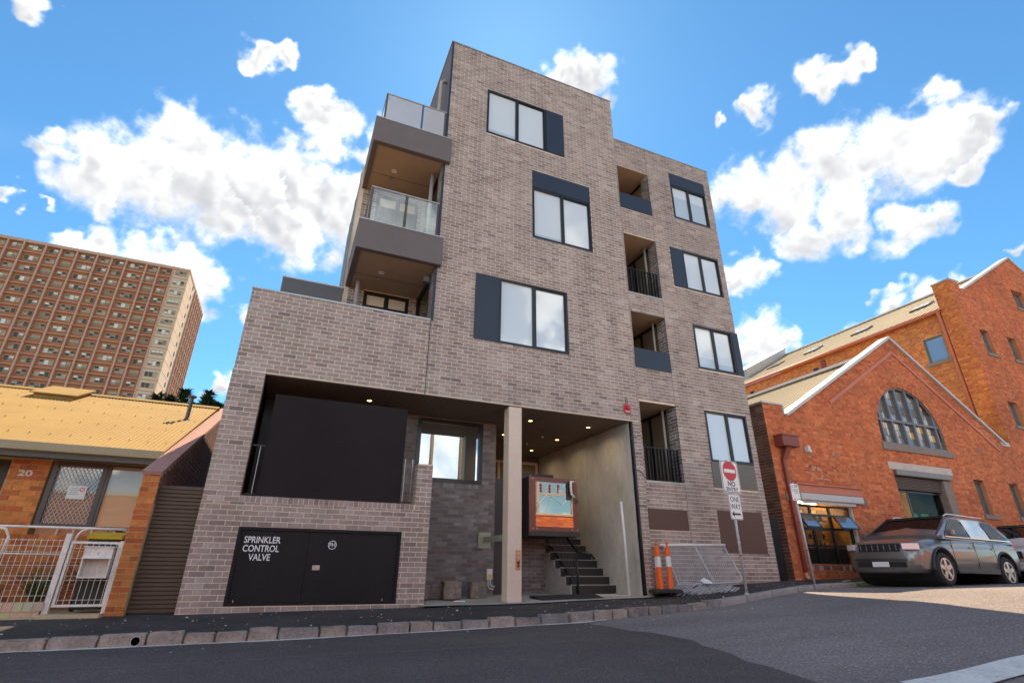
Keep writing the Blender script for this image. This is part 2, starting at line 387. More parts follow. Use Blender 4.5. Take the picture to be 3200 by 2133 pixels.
def backing(mb, W, regions, holes, depth=.12, n=0.):            # flat wall with rectangular holes and their reveals
    us = sorted({x for r in regions+holes for x in r[:2]}); vs_ = sorted({x for r in regions+holes for x in r[2:4]})
    for a, b in zip(us, us[1:]):
        for c, d in zip(vs_, vs_[1:]):
            m = ((a+b)/2, (c+d)/2)
            if any(r[0] < m[0] < r[1] and r[2] < m[1] < r[3] for r in regions) and not any(h[0] < m[0] < h[1] and h[2] < m[1] < h[3] for h in holes):
                mb.quad(W.p(a, c, n), W.p(b, c, n), W.p(b, d, n), W.p(a, d, n))
    for h in holes:
        a, b, c, d = h[:4]; dd = h[4] if len(h) > 4 else depth
        for (p, q) in (((a, c), (b, c)), ((b, c), (b, d)), ((b, d), (a, d)), ((a, d), (a, c))):
            mb.quad(W.p(*p, n), W.p(*q, n), W.p(*q, n-dd), W.p(*p, n-dd))
def frame_rect(mb, W, a, b, c, d, w, n0, n1):                   # picture frame of width w between depths n0..n1
    for (u0, u1, v0, v1) in ((a, b, c, c+w), (a, b, d-w, d), (a, a+w, c+w, d-w), (b-w, b, c+w, d-w)):
        P = [W.p(u, v, n) for n in (n0, n1) for (u, v) in ((u0, v0), (u1, v0), (u1, v1), (u0, v1))]
        mb.add(P, [(0, 1, 2, 3), (4, 5, 6, 7), (0, 1, 5, 4), (1, 2, 6, 5), (2, 3, 7, 6), (3, 0, 4, 7)])
def wbox(mb, W, u0, u1, v0, v1, n0, n1, col=None):
    P = [W.p(u, v, n) for n in (n0, n1) for (u, v) in ((u0, v0), (u1, v0), (u1, v1), (u0, v1))]
    mb.add(P, [(0, 1, 2, 3), (4, 5, 6, 7), (0, 1, 5, 4), (1, 2, 6, 5), (2, 3, 7, 6), (3, 0, 4, 7)], col); return mb
# ------------------------------------------------------------------ the clouds: a shell far up, thick and thin as fractal noise
import numpy as np
# centres given as directions (photo pixels in a 2352-wide frame) with their radius there
PUFFS = [(230,400,120),(90,345,55),(340,420,150),(440,330,95),(480,450,150),(590,440,135),(650,520,110),(700,420,105),(760,470,110),
 (735,250,52),(765,310,55),(745,220,38),(820,520,100),(860,330,45),(560,520,90),(230,480,60),
 (600,118,46),(650,110,28),(575,140,22),(75,15,45),(130,5,24),(15,445,22),(72,482,24),(215,585,70),(120,560,50),
 (330,620,80),(420,640,85),(490,650,50),(560,690,34),(505,890,36),
 (1320,185,60),(1290,178,40),(1365,165,58),(1345,160,26),(1395,215,30),
 (1735,240,40),(1800,225,48),(1870,200,52),(1940,172,46),(1970,150,26),
 (1700,430,85),(1790,440,105),(1900,390,120),(2010,370,125),(2110,350,120),(2190,340,100),(2240,300,60),(2130,250,45),(1830,530,75),(1920,500,80),(2060,520,75),(2140,500,55),(2230,390,55),
 (1710,620,52),(1680,600,40),(1750,780,75),(1810,775,50),(1700,800,55),(2075,650,42),(2050,645,30),(2010,750,60),(2080,720,60),(2160,690,60),(2210,650,45),(1650,275,18),(2315,180,16),(2340,560,24)]

def vnoise(P, seed=0):
    I = np.floor(P).astype(np.int64); f = P-I; f = f*f*f*(f*(f*6-15)+10); out = 0.
    for dx in (0, 1):
        for dy in (0, 1):
            for dz in (0, 1):
                h = ((I[:, 0]+dx)*374761393+(I[:, 1]+dy)*668265263+(I[:, 2]+dz)*2147483647+seed*1274126177) & 0xffffffff
                h = ((h ^ (h >> 13))*1274126177) & 0xffffffff; h = ((h ^ (h >> 16))*2246822519) & 0xffffffff
                r = ((h ^ (h >> 15)) & 0xffffff)/float(0xffffff)
                out = out+r*(f[:, 0] if dx else 1-f[:, 0])*(f[:, 1] if dy else 1-f[:, 1])*(f[:, 2] if dz else 1-f[:, 2])
    return out
def fbm(P, oct_, rough=.55, seed=0):
    t = 0.; a = 1.; n = 0.
    for o_ in range(oct_): t = t+a*vnoise(P*(2.03**o_)+17.3*o_, seed+o_); n += a; a *= rough
    return t/n-.5
def unit(px, py): v = raydir(px*3200/2352., py*3200/2352.); return np.array(v)
def cloud_density(Dv, inview):
    Dw = Dv.copy()
    for k in range(3): Dw[:, k] += .075*fbm(Dv*8, 3, .55, 31*k+3)+.07*fbm(Dv*24, 4, .58, 31*k+11)
    den = np.full(len(Dv), -1.); rel = np.zeros(len(Dv)); upv = np.array([.25, .1, 1.])
    if inview:
        for (cx_, cy_, r_) in PUFFS:
            c = unit(cx_, cy_); rad = np.linalg.norm(unit(cx_+r_, cy_)-c)*1.06
            off = Dw-c; d_ = 1-np.linalg.norm(off, axis=1)/rad; b_ = d_ > den
            rel = np.where(b_, (off @ upv)/rad, rel); den = np.maximum(den, d_)
    pl = Dv/(np.maximum(Dv[:, 2:3], 0)+.22)
    gen = np.clip((fbm(pl*2.2, 6, .55, 77)+.005)/.15, -1, 1)*.8-.05
    m = np.clip((.66-Dv @ np.array(Fv))/.10, 0, 1); gen = gen*m-1.0*(1-m)
    den = np.maximum(den, gen)
    thin = np.clip((fbm(pl*np.array([1.1, 3.2, 1.]), 5, .6, 5)-.05)/.22, 0, 1)*np.clip((.60-Dv[:, 2])/.35, 0, 1)
    return den, thin, rel
def sky_shell(name, azs, els, inview):
    A, E_ = np.meshgrid(azs, els, indexing='ij'); A = A.ravel(); E_ = E_.ravel()
    Dv = np.stack([np.sin(A)*np.cos(E_), np.cos(A)*np.cos(E_), np.sin(E_)], 1)
    den, thin, rl = cloud_density(Dv, inview)
    lobes = fbm(Dv*14, 4, .5, 51)
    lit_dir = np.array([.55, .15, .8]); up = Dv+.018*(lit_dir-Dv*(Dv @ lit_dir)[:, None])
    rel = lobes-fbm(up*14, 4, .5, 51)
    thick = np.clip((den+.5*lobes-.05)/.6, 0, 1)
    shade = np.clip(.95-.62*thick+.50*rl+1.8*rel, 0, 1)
    show = (den+.8*fbm(Dv*26, 3, .6, 91) > -.36) | (thin > .02)
    sd_ = np.array(sund); show &= (Dv @ sd_) < .9985
    na, ne = len(azs), len(els); idx = np.arange(na*ne).reshape(na, ne)
    q = np.stack([idx[:-1, :-1], idx[1:, :-1], idx[1:, 1:], idx[:-1, 1:]], -1).reshape(-1, 4)
    q = q[show[q].any(1)]
    used = np.unique(q); re = np.full(na*ne, -1); re[used] = np.arange(len(used)); q = re[q]
    me = bpy.data.meshes.new(name); me.from_pydata((Dv[used]*1400).tolist(), [], q.tolist())
    for nm, arr in (('dens', den), ('shade', shade), ('thin', thin)):
        at = me.attributes.new(nm, 'FLOAT', 'POINT'); at.data.foreach_set('value', arr[used].astype(np.float32))
    for p in me.polygons: p.use_smooth = True
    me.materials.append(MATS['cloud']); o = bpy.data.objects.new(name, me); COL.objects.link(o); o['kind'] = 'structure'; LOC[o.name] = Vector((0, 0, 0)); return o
m = bpy.data.materials.new('cloud'); m.use_nodes = True; t = m.node_tree; t.nodes.clear(); MATS['cloud'] = m
def tn(tp, **k):
    n = t.nodes.new(tp)
    for a, b_ in k.items(): setattr(n, a, b_)
    return n
geo = tn('ShaderNodeNewGeometry'); at = {}
for nm in ('dens', 'shade', 'thin'): at[nm] = tn('ShaderNodeAttribute', attribute_name=nm).outputs['Fac']
no = tn('ShaderNodeTexNoise'); no.inputs['Scale'].default_value = .021; no.inputs['Detail'].default_value = 6; no.inputs['Roughness'].default_value = .62; t.links.new(geo.outputs['Position'], no.inputs['Vector'])
ma = tn('ShaderNodeMath', operation='MULTIPLY_ADD'); t.links.new(no.outputs['Fac'], ma.inputs[0]); ma.inputs[1].default_value = 1.05; t.links.new(at['dens'], ma.inputs[2])
mr = tn('ShaderNodeMapRange', interpolation_type='SMOOTHSTEP'); t.links.new(ma.outputs[0], mr.inputs[0]); mr.inputs[1].default_value = .36; mr.inputs[2].default_value = 1.06
th = tn('ShaderNodeMath', operation='MULTIPLY'); t.links.new(at['thin'], th.inputs[0]); th.inputs[1].default_value = .42
al = tn('ShaderNodeMath', operation='MAXIMUM'); t.links.new(mr.outputs[0], al.inputs[0]); t.links.new(th.outputs[0], al.inputs[1])
cm = tn('ShaderNodeMix', data_type='RGBA'); cm.inputs[6].default_value = (.135, .139, .146, 1); cm.inputs[7].default_value = (.36, .352, .338, 1)
pw_ = tn('ShaderNodeMath', operation='POWER'); t.links.new(at['shade'], pw_.inputs[0]); pw_.inputs[1].default_value = 1.3; t.links.new(pw_.outputs[0], cm.inputs[0])
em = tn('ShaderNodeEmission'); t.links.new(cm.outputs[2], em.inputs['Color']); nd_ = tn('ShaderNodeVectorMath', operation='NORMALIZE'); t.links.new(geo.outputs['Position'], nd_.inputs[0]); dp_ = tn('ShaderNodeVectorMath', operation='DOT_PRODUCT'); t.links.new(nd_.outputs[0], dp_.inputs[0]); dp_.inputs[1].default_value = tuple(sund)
ph = tn('ShaderNodeMapRange', interpolation_type='SMOOTHSTEP'); t.links.new(dp_.outputs['Value'], ph.inputs[0])          # emission raised for clouds opposite the sun: front-lit look, added fill for shaded fronts
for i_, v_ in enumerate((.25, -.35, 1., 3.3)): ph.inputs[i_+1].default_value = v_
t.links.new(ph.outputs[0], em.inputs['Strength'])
tr = tn('ShaderNodeBsdfTransparent'); ms = tn('ShaderNodeMixShader'); t.links.new(al.outputs[0], ms.inputs[0]); t.links.new(tr.outputs[0], ms.inputs[1]); t.links.new(em.outputs[0], ms.inputs[2])
pa_ = tn('ShaderNodeMath', operation='POWER'); t.links.new(al.outputs[0], pa_.inputs[0]); pa_.inputs[1].default_value = 1.35; t.links.new(pa_.outputs[0], ms.inputs[0])
ou = tn('ShaderNodeOutputMaterial'); t.links.new(ms.outputs[0], ou.inputs['Surface']); m.cycles.emission_sampling = 'NONE'
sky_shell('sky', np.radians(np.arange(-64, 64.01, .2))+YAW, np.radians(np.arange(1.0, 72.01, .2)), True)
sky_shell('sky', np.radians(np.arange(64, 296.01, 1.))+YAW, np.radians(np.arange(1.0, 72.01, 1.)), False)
# ------------------------------------------------------------------ the ground
ZR = [(-60, -1.0), (-6, -.93), (-2.57, -.89), (0, -.875), (2, -.845), (4.66, -.795), (6, -.745), (8.07, -.69), (9.2, -.61), (10.17, -.53), (11.46, -.43), (12.6, -.385), (14.1, -.345), (16.85, -.285), (20, -.26), (30, -.2), (90, -.2)]
YK = [(-60, 8.1), (-6, 8.12), (0, 8.12), (4.66, 8.2), (6, 8.42), (8, 8.9), (10.17, 9.38), (11.46, 9.6), (12.6, 9.8), (14, 9.9), (90, 9.9)]
ZF = [(-60, -.8), (-6, -.72), (-2.9, -.695), (-1.25, -.695), (2.63, -.655), (4.4, -.625), (6.8, -.565), (7.5, -.545), (7.75, -.50), (8.2, -.43), (9.88, -.315), (11.5, -.235), (12.7, -.235), (15.3, -.165), (20, -.13), (30, -.1), (90, -.1)]
def zroad(x, y=0):
    t = max(0., min(1., (lerp_tab(YK, x)-y)/4.)); return lerp_tab(ZR, x)+lerp_tab([(4.6, .035), (8.5, .13), (13, .10), (20, .06)], x)*t*t*(3-2*t)
def kerbh(x): return lerp_tab([(-60, .14), (6, .135), (8, .125), (10, .11), (14, .09), (90, .09)], x)
WALLY = [(-60, 10.3), (12.2, 10.3), (12.6, 10.95), (90, 10.95)]
def zfoot(x, y):
    yk = lerp_tab(YK, x)+.15; yw = lerp_tab(WALLY, x); t = max(0, min(1, (y-yk)/(yw-yk)))
    return (lerp_tab(ZR, x)+kerbh(x)-.006)*(1-t)+lerp_tab(ZF, x)*t
def grid(xs, ys_fn, nv, zfn, name, m, label=None, kind='structure'):
    b = MB(); V = []; Fc = []
    for i, x in enumerate(xs):
        y0, y1 = ys_fn(x)
        for j in range(nv+1):
            y = y0+(y1-y0)*j/nv; V.append((x, y, zfn(x, y)))
    for i in range(len(xs)-1):
        for j in range(nv): k = i*(nv+1)+j; Fc.append((k, k+nv+1, k+nv+2, k+1))
    b.add(V, Fc); o = b.build(name, m, smooth=True); o['kind'] = kind
    return o
def frange(a, b, st): return [a+(b-a)*i/max(1, round((b-a)/st)) for i in range(max(1, round((b-a)/st))+1)]
g = MB(); g.quad((-900, -700, -1.4), (900, -700, -1.4), (900, 1500, -1.4), (-900, 1500, -1.4)); g.build('ground', 'earth')['kind'] = 'structure'
xs_r = frange(-60, -8, 4)+frange(-7.5, 20, .25)+frange(22, 90, 4)
grid(xs_r, lambda x: (-5.0, lerp_tab(YK, x)+.10), 26, zroad, 'road', 'asphalt_old')
# newer black asphalt laid over the left part, its seam running from the kerb towards the camera
def seam(y): return lerp_tab([(-5, 2.2), (3.4, 3.95), (6.06, 4.78), (8.4, 4.72)], y)
b = MB(); V = []; Fc = []; ny = 40; nx = 40
for j in range(ny+1):
    for i in range(nx+1):
        t = (i/nx)**1.6; yk = 8.12
        y = -4.9+(8.19+4.9)*j/ny; sx_ = seam(y)+.04*math.sin(y*7)+.03*math.sin(y*17+1)
        x = sx_-t*55; y2 = min(y, lerp_tab(YK, x)+.06); V.append((x, y2, zroad(x, y2)+.006))
for j in range(ny):
    for i in range(nx): k = j*(nx+1)+i; Fc.append((k, k+1, k+nx+2, k+nx+1))
b.add(V, Fc); b.build('road_patch', 'asphalt_new', smooth=True)['kind'] = 'structure'
# pale mortar haunch along the foot of the kerb
xs_l = frange(-30, -6, 2)+frange(-5.8, 5.2, .2)
o = grid(xs_l, lambda x: (lerp_tab(YK, x)-.085-.015*math.sin(x*3.1)-.01*math.sin(x*11), lerp_tab(YK, x)+.03), 1, lambda x, y: zroad(x, y)+.012, 'gutter_edge', 'gutter_line')
# footpath
xs_f = frange(-60, -8, 4)+frange(-7.5, 18, .25)+frange(20, 90, 5)
grid(xs_f, lambda x: (lerp_tab(YK, x)+.13, lerp_tab(WALLY, x)+.25), 8, zfoot, 'footpath', 'footpath_black')
# concrete floor of the entrance recess
grid(frange(2.5, 7.6, .3), lambda x: (10.02+.05*math.sin(x*2.3), 15.6), 8, lambda x, y: max(lerp_tab(ZF, x), -.64)+.012+.05*max(0, min(1, (y-10.1)/1.6))*(1 if x < 6 else .4), 'entrance_floor', 'slab_concrete')
# kerb of bluestone blocks, poured concrete at the driveway end
kerb = MB()
V = []; Fc = []
xs_k = frange(-60, -8, 4)+frange(-7.8, 20, .2)+frange(22, 90, 4)
for x in xs_k:
    y = lerp_tab(YK, x); z = zroad(x, y); h = kerbh(x)
    V += [(x, y+.045, z-.1), (x, y+.055, z+h-.045), (x, y+.15, z+h-.03), (x, y+.16, z-.1)]
for i in range(len(xs_k)-1):
    for j in range(3): k = i*4+j; Fc.append((k, k+4, k+5, k+1))
kerb.add(V, Fc); kerb = kerb.build('kerb', 'kerb_core', smooth=False); kerb['kind'] = 'structure'
def pal_stone():
    c = random.choice([(.30, .25, .21), (.23, .20, .185), (.34, .28, .23), (.20, .185, .18), (.28, .245, .225)]); k = random.uniform(.85, 1.1); return tuple(v*k for v in c)
def rough_stone(x0, x1, y0, y1, z0, z1, jit=.012, cuts=3, col=None, bev=.02):
    bm = bmesh.new(); bmesh.ops.create_cube(bm, size=1)
    for v in bm.verts: v.co = ((x0+x1)/2+v.co.x*(x1-x0), (y0+y1)/2+v.co.y*(y1-y0), (z0+z1)/2+v.co.z*(z1-z0))
    bmesh.ops.bevel(bm, geom=bm.edges[:], offset=bev, segments=2, affect='EDGES')
    bmesh.ops.subdivide_edges(bm, edges=[e for e in bm.edges if e.calc_length() > .07], cuts=cuts, use_grid_fill=True)
    for v in bm.verts: v.co += Vector((random.uniform(-1, 1), random.uniform(-1, 1), random.uniform(-1, 1)))*jit
    bm.verts.index_update(); mb = MB(); mb.add([v.co[:] for v in bm.verts], [[v.index for v in f.verts] for f in bm.faces], col or pal_stone()); bm.free(); return mb
x = -7.5; i = 0
while x < 8.3:
    L_ = random.uniform(.32, .52) if random.random() < .8 else random.uniform(.18, .28)
    x2 = x+L_-.022; y = lerp_tab(YK, (x+x2)/2)+random.uniform(-.012, .012); z = zroad((x+x2)/2, y); h = kerbh(x)+random.uniform(-.025, .015)
    if not (-1.46 < (x+x2)/2 < -1.26):
        mb = rough_stone(x, x2, y, y+.16, z-.08, z+h, .007, 2, None, .011)
        o = mb.build('kerbstone', 'bluestone', kerb)
        sl_ = math.atan2(lerp_tab(YK, x2)-lerp_tab(YK, x), x2-x)
        cxm = Vector(((x+x2)/2, y, z)); o.data.transform(Matrix.Translation(cxm) @ Matrix.Rotation(sl_, 4, 'Z') @ Matrix.Translation(-cxm))
    x += L_; i += 1
# drain outlet through the kerb
pp = MB(); yk = lerp_tab(YK, -1.33); zz = zroad(-1.33, yk)
pp.lathe((-1.33, yk-.02, zz+.062), [(.055, 0), (.055, .2), (.045, .2), (.045, 0)], 20, 'Y'); pp.build('drain_pipe', 'bluestone' if False else 'concrete', kerb)
dd = MB(); dd.lathe((-1.33, yk+.02, zz+.062), [(.046, 0), (.046, .01)], 20, 'Y'); dd.build('drain_mouth', 'wire', kerb)
kb = MB()
for x0, x1 in ((8.3, 9.25), (9.28, 10.2), (10.23, 11.2), (11.23, 11.85), (11.95, 12.62), (12.66, 13.6), (13.63, 15.), (15.03, 17), (17.03, 20)):
    kb = MB(); V = []; Fc = []; xs_ = frange(x0, x1, .15)
    for x in xs_:
        y = lerp_tab(YK, x)-.01; z = zroad(x, y); h = kerbh(x)
        for (dy, dz) in ((0, -.08), (.01, h-.035), (.03, h-.008), (.055, h+.004), (.17, h+.006), (.172, -.08)): V.append((x, y+dy+random.uniform(-.003, .003), z+dz+random.uniform(-.003, .003)))
    for i in range(len(xs_)-1):
        for j in range(5): k = i*6+j; Fc.append((k, k+6, k+7, k+1))
    Fc += [(0, 1, 2, 3, 4, 5), tuple(6*(len(xs_)-1)+j for j in range(6))]
    kb.add(V, Fc); kb.build('kerbstone', 'kerb_concrete', kerb)
# far side of the street: kerb, footpath, the sunlit brick wall and poles that show in the glass
grid(frange(-60, 90, 5), lambda x: (-8.0, -5.0), 1, lambda x, y: zroad(x, -5)+.12, 'opposite_footpath', 'slab_concrete')
ko = MB()
for x in frange(-60, 88, 2):
    z0 = zroad(x, -5); ko.box(x, x+1.99, -5.12, -4.98, z0-.1, z0+.125)
ko.build('opposite_kerb', 'kerb_concrete')['kind'] = 'structure'
# grit and small litter lying on the footpath and road edge
lit = MB()
for i in range(260):
    x = random.uniform(-3, 12); yk = lerp_tab(YK, x); on = random.random() < .8
    y = random.uniform(yk+.2, 10.15) if on else random.uniform(yk-.9, yk-.05)
    z = zfoot(x, y) if on else zroad(x, y)+.006
    r = random.uniform(.006, .02)*(1.6 if random.random() < .08 else 1); c = random.choice([(.5, .45, .4), (.3, .27, .24), (.6, .57, .52), (.2, .18, .17)])
    P = [(x+r*math.cos(a)*random.uniform(.6, 1.2), y+r*math.sin(a)*random.uniform(.6, 1.2), z) for a in (0, 1.3, 2.6, 3.9, 5.1)]
    lit.add(P+[(x, y, z+r*.7)], [(0, 1, 5), (1, 2, 5), (2, 3, 5), (3, 4, 5), (4, 0, 5)], c)
tag(lit.build('grit', 'bluestone'), 'scattered pale grit and stone chips on the black footpath', 'grit', kind='stuff')
# worn white painted line on the road, lower right of the view
pl_ = MB(); V = []; Fc = []; n_ = 24
def pline(t): return 4.45+t*9, 3.05+t*.1
for i in range(n_+1):
    x, y = pline(i/n_); w_ = .35
    for k in (0, 1): yy = y-k*w_+random.uniform(-.012, .012); V.append((x, yy, zroad(x, yy)+.012))
for i in range(n_): k = 2*i; Fc.append((k, k+2, k+3, k+1))
pl_.add(V, Fc); pl_.build('road_marking', 'gutter_line')['kind'] = 'structure'
# cracks and joints in the old asphalt
for pts in ([(5.0, 7.2), (6.2, 6.9), (7.4, 6.95), (8.8, 6.4), (10.2, 6.2)], [(4.4, 5.2), (5.3, 4.9), (6.1, 4.95), (7.2, 4.4), (8.0, 4.35), (9.4, 3.9)], [(6.6, 7.9), (6.8, 7.2), (6.6, 6.5), (6.9, 5.9)], [(-2, 6.6), (-.6, 6.5), (.7, 6.55), (2.2, 6.3), (3.6, 6.25)]):
    V = []; Fc = []; P = []
    for (a, b) in zip(pts, pts[1:]):
        for k in range(8): t = k/8; P.append((a[0]+(b[0]-a[0])*t, a[1]+(b[1]-a[1])*t+random.uniform(-.03, .03)))
    for (x, y) in P:
        w_ = random.uniform(.003, .010); V += [(x, y-w_, zroad(x, y)+.0105), (x+.004, y+w_, zroad(x, y)+.0105)]
    for i in range(len(P)-1): Fc.append((2*i, 2*i+2, 2*i+3, 2*i+1))
    cr = MB(); cr.add(V, Fc); cr.build('road_crack', 'kerb_core')['kind'] = 'structure'
# ------------------------------------------------------------------ the apartment building
apt = thing('apartment_building', 'four-storey grey-brown brick apartment building with navy window panels, glass balconies and open entrance', 'building', (5, 10.25, -.6))
W0 = front(10.25); WA = front(10.22); WD = front(10.285)
CNT = [300]
# --- walls (mortar faces with their openings)
WIN_C = [(3.96, 5.83, 4.77, 6.50), (4.87, 6.70, 7.95, 9.60), (3.48, 5.34, 11.02, 12.66)]
PAN_C = [(3.35, 3.96, 4.77, 6.50), (4.87, 6.70, 9.60, 10.18), (5.34, 5.92, 11.02, 12.66)]
MUL_C = [4.89, 5.78, 4.40]
WIN_D = [(9.81, 11.24, 10.09, 11.39), (9.89, 11.30, 7.555, 8.91), (9.90, 11.31, 5.07, 6.41), (9.87, 11.32, 2.53, 3.885)]
PAN_D = [(9.81, 11.24, 11.39, 11.86), (9.44, 9.89, 7.555, 8.91), (11.31, 11.55, 5.07, 6.41), (9.84, 11.30, 1.88, 2.53)]
MUL_D = [10.50, 10.58, 10.60, 10.62]
NIC = [(7.79, 8.93, 9.87, 11.47), (7.80, 8.93, 7.01, 8.96), (7.80, 8.93, 4.78, 6.43), (7.80, 8.93, 1.93, 3.875)]
CAB = (-.62, 2.11, -.595, .60)
regA = [(-1.26, 2.62, -.9, .99), (-1.26, -.71, .99, 3.33), (2.32, 2.62, .99, 1.87)]
regB = [(-1.25, 2.335, 3.31, 5.02)]
regC = [(2.405, 7.73, 5.02, 14.06), (2.352, 7.73, 3.31, 5.02)]
regP = [(7.52, 7.73, -.8, 3.31)]
regD = [(7.735, 8.922, -.8, 12.50), (8.936, 11.51, -.8, 12.50)]
wA = MB(); backing(wA, WA, regA, [CAB+(.25,)])
wbox(wA, WA, -1.26, -.71, -.9, 3.33, -.002, -.30); wbox(wA, WA, -.72, 2.62, -.9, .99, -.26, -.40); wbox(wA, WA, 2.32, 2.62, .99, 1.87, -.002, -.30)
wA = wA.build('street_wall', 'mortar_cream', apt)
wB = MB(); backing(wB, W0, regB+regC+regP, WIN_C, .10); wB = wB.build('front_wall', 'mortar_cream', apt)
wD = MB(); backing(wD, WD, regD, WIN_D+[n+(.0,) for n in NIC], .10); wD = wD.build('side_wing_wall', 'mortar_cream', apt)
# --- brickwork: the ones nearest the street are single bricks
bA = Bricks('brick_grey', pal_grey)
bA.lay(WA, courses(-.862, .99, rect_iv(regA[:1], [CAB])), lambda u, v: True, wA, CNT)
bA.lay(WA, courses(.99, 3.33, rect_iv([regA[1]], []), shift=.02), lambda u, v: True, wA, CNT)
bA.lay(WA, courses(.99, 1.87, rect_iv([regA[2]], [])), lambda u, v: True, wA, CNT)
u = -.705
while u < 2.30:                                                   # bricks on edge forming the sill of the opening
    bA.one(WA, u, u+.076, .995, 1.10, pal_grey()); u += .086
sill = MB(); wbox(sill, WA, -.71, 2.32, .985, 1.094, -.002, -.30); sill.build('sill_bed', 'mortar_cream', apt)
# returns of the piers that face the opening
RP = Wall((-.71, 10.22, 0), (0, 1, 0), (1, 0, 0)); bA.lay(RP, courses(1.1, 3.3, rect_iv([(0, .3, 1.1, 3.3)], [])))
RQ = Wall((2.32, 10.22, 0), (0, 1, 0), (-1, 0, 0)); bA.lay(RQ, courses(1.1, 1.87, rect_iv([(0, .3, 1.1, 1.87)], [])))
SL = Wall((-1.26, 10.22, 0), (0, 1, 0), (-1, 0, 0)); bA.lay(SL, courses(-.862, 3.33, rect_iv([(0, .33, -.9, 3.33)], [])))
bA.done(wA)

bB = Bricks('brick_grey', pal_grey)
bB.lay(W0, courses(3.33, 5.02, rect_iv(regB, [])))
bB.lay(W0, courses(3.33, 14.06, rect_iv(regC, WIN_C+PAN_C), shift=2.405), lambda u, v: v < 3.9, wB, CNT)
bB.lay(W0, courses(-.776, 3.31, rect_iv(regP, []), shift=7.52-.03))
LB = Wall((-1.25, 10.25, 0), (0, 1, 0), (-1, 0, 0)); bB.lay(LB, courses(3.33, 5.02, rect_iv([(0, 3, 3.3, 5.02)], [])))
bB.done(wB)
bD = Bricks('brick_grey', lambda: tuple(c*.97 for c in pal_grey()), proud=.0055)
BRN = [(7.76, 8.90, .83, 1.29), (9.82, 11.27, .37, 1.34)]
bD.lay(WD, courses(-.73, 12.50, rect_iv(regD, WIN_D+PAN_D+NIC+BRN), shift=7.735))
bD.done(wD)
# --- windows with their panels
def window(W, r, mull, panel, pane='pane_blind', nm='window', split=None):
    a, b, c, d = r; f = MB(); frame_rect(f, W, a+.002, b-.002, c+.002, d-.002, .055, -.095, .014)
    wbox(f, W, mull-.035, mull+.035, c+.057, d-.057, -.085, .006)
    frame_rect(f, W, mull+.036, b-.058, c+.058, d-.058, .028, -.07, -.012)
    f = f.build(nm, 'black_frame', apt)
    for (p, q) in ((a+.057, mull-.036), (mull+.064, b-.086)):
        k = .028 if p > mull else 0
        if split:
            zs = d-.06-(d-c-.12)*(split if p < mull else min(.97, split*1.12))
            wbox(MB(), W, p, q, zs, d-.058-k, -.05, -.044).build('blind', pane, f); wbox(MB(), W, p, q, c+.058+k, zs-.001, -.05, -.045).build('pane', 'pane_blind_low', f)
        else: wbox(MB(), W, p, q, c+.058+k, d-.058-k, -.05, -.044).build('pane', pane, f)
    if panel: wbox(MB(), W, panel[0]+.004, panel[1]-.004, panel[2]+.004, panel[3]-.004, -.03, .022).build('panel', 'navy_panel' if panel[3]-panel[2] != .65 else 'plate_olive', f)
    return f
for r, m_, p_, sp_ in zip(WIN_C, MUL_C, PAN_C, (None, .93, .90)): window(W0, r, m_, p_, split=sp_)
for r, m_, p_, sp_ in zip(WIN_D[:3], MUL_D[:3], PAN_D[:3], (.30, None, .75)): window(WD, r, m_, p_, split=sp_)
f = window(WD, WIN_D[3], MUL_D[3], None); wbox(MB(), WD, PAN_D[3][0]+.004, PAN_D[3][1]-.004, PAN_D[3][2]+.004, PAN_D[3][3]-.004, -.02, .018).build('panel', 'plate_olive', f)
for r in BRN:
    wbox(MB(), WD, r[0], r[1], r[2], r[3], -.01, .012).build('cover_plate', 'plate_brown', apt)
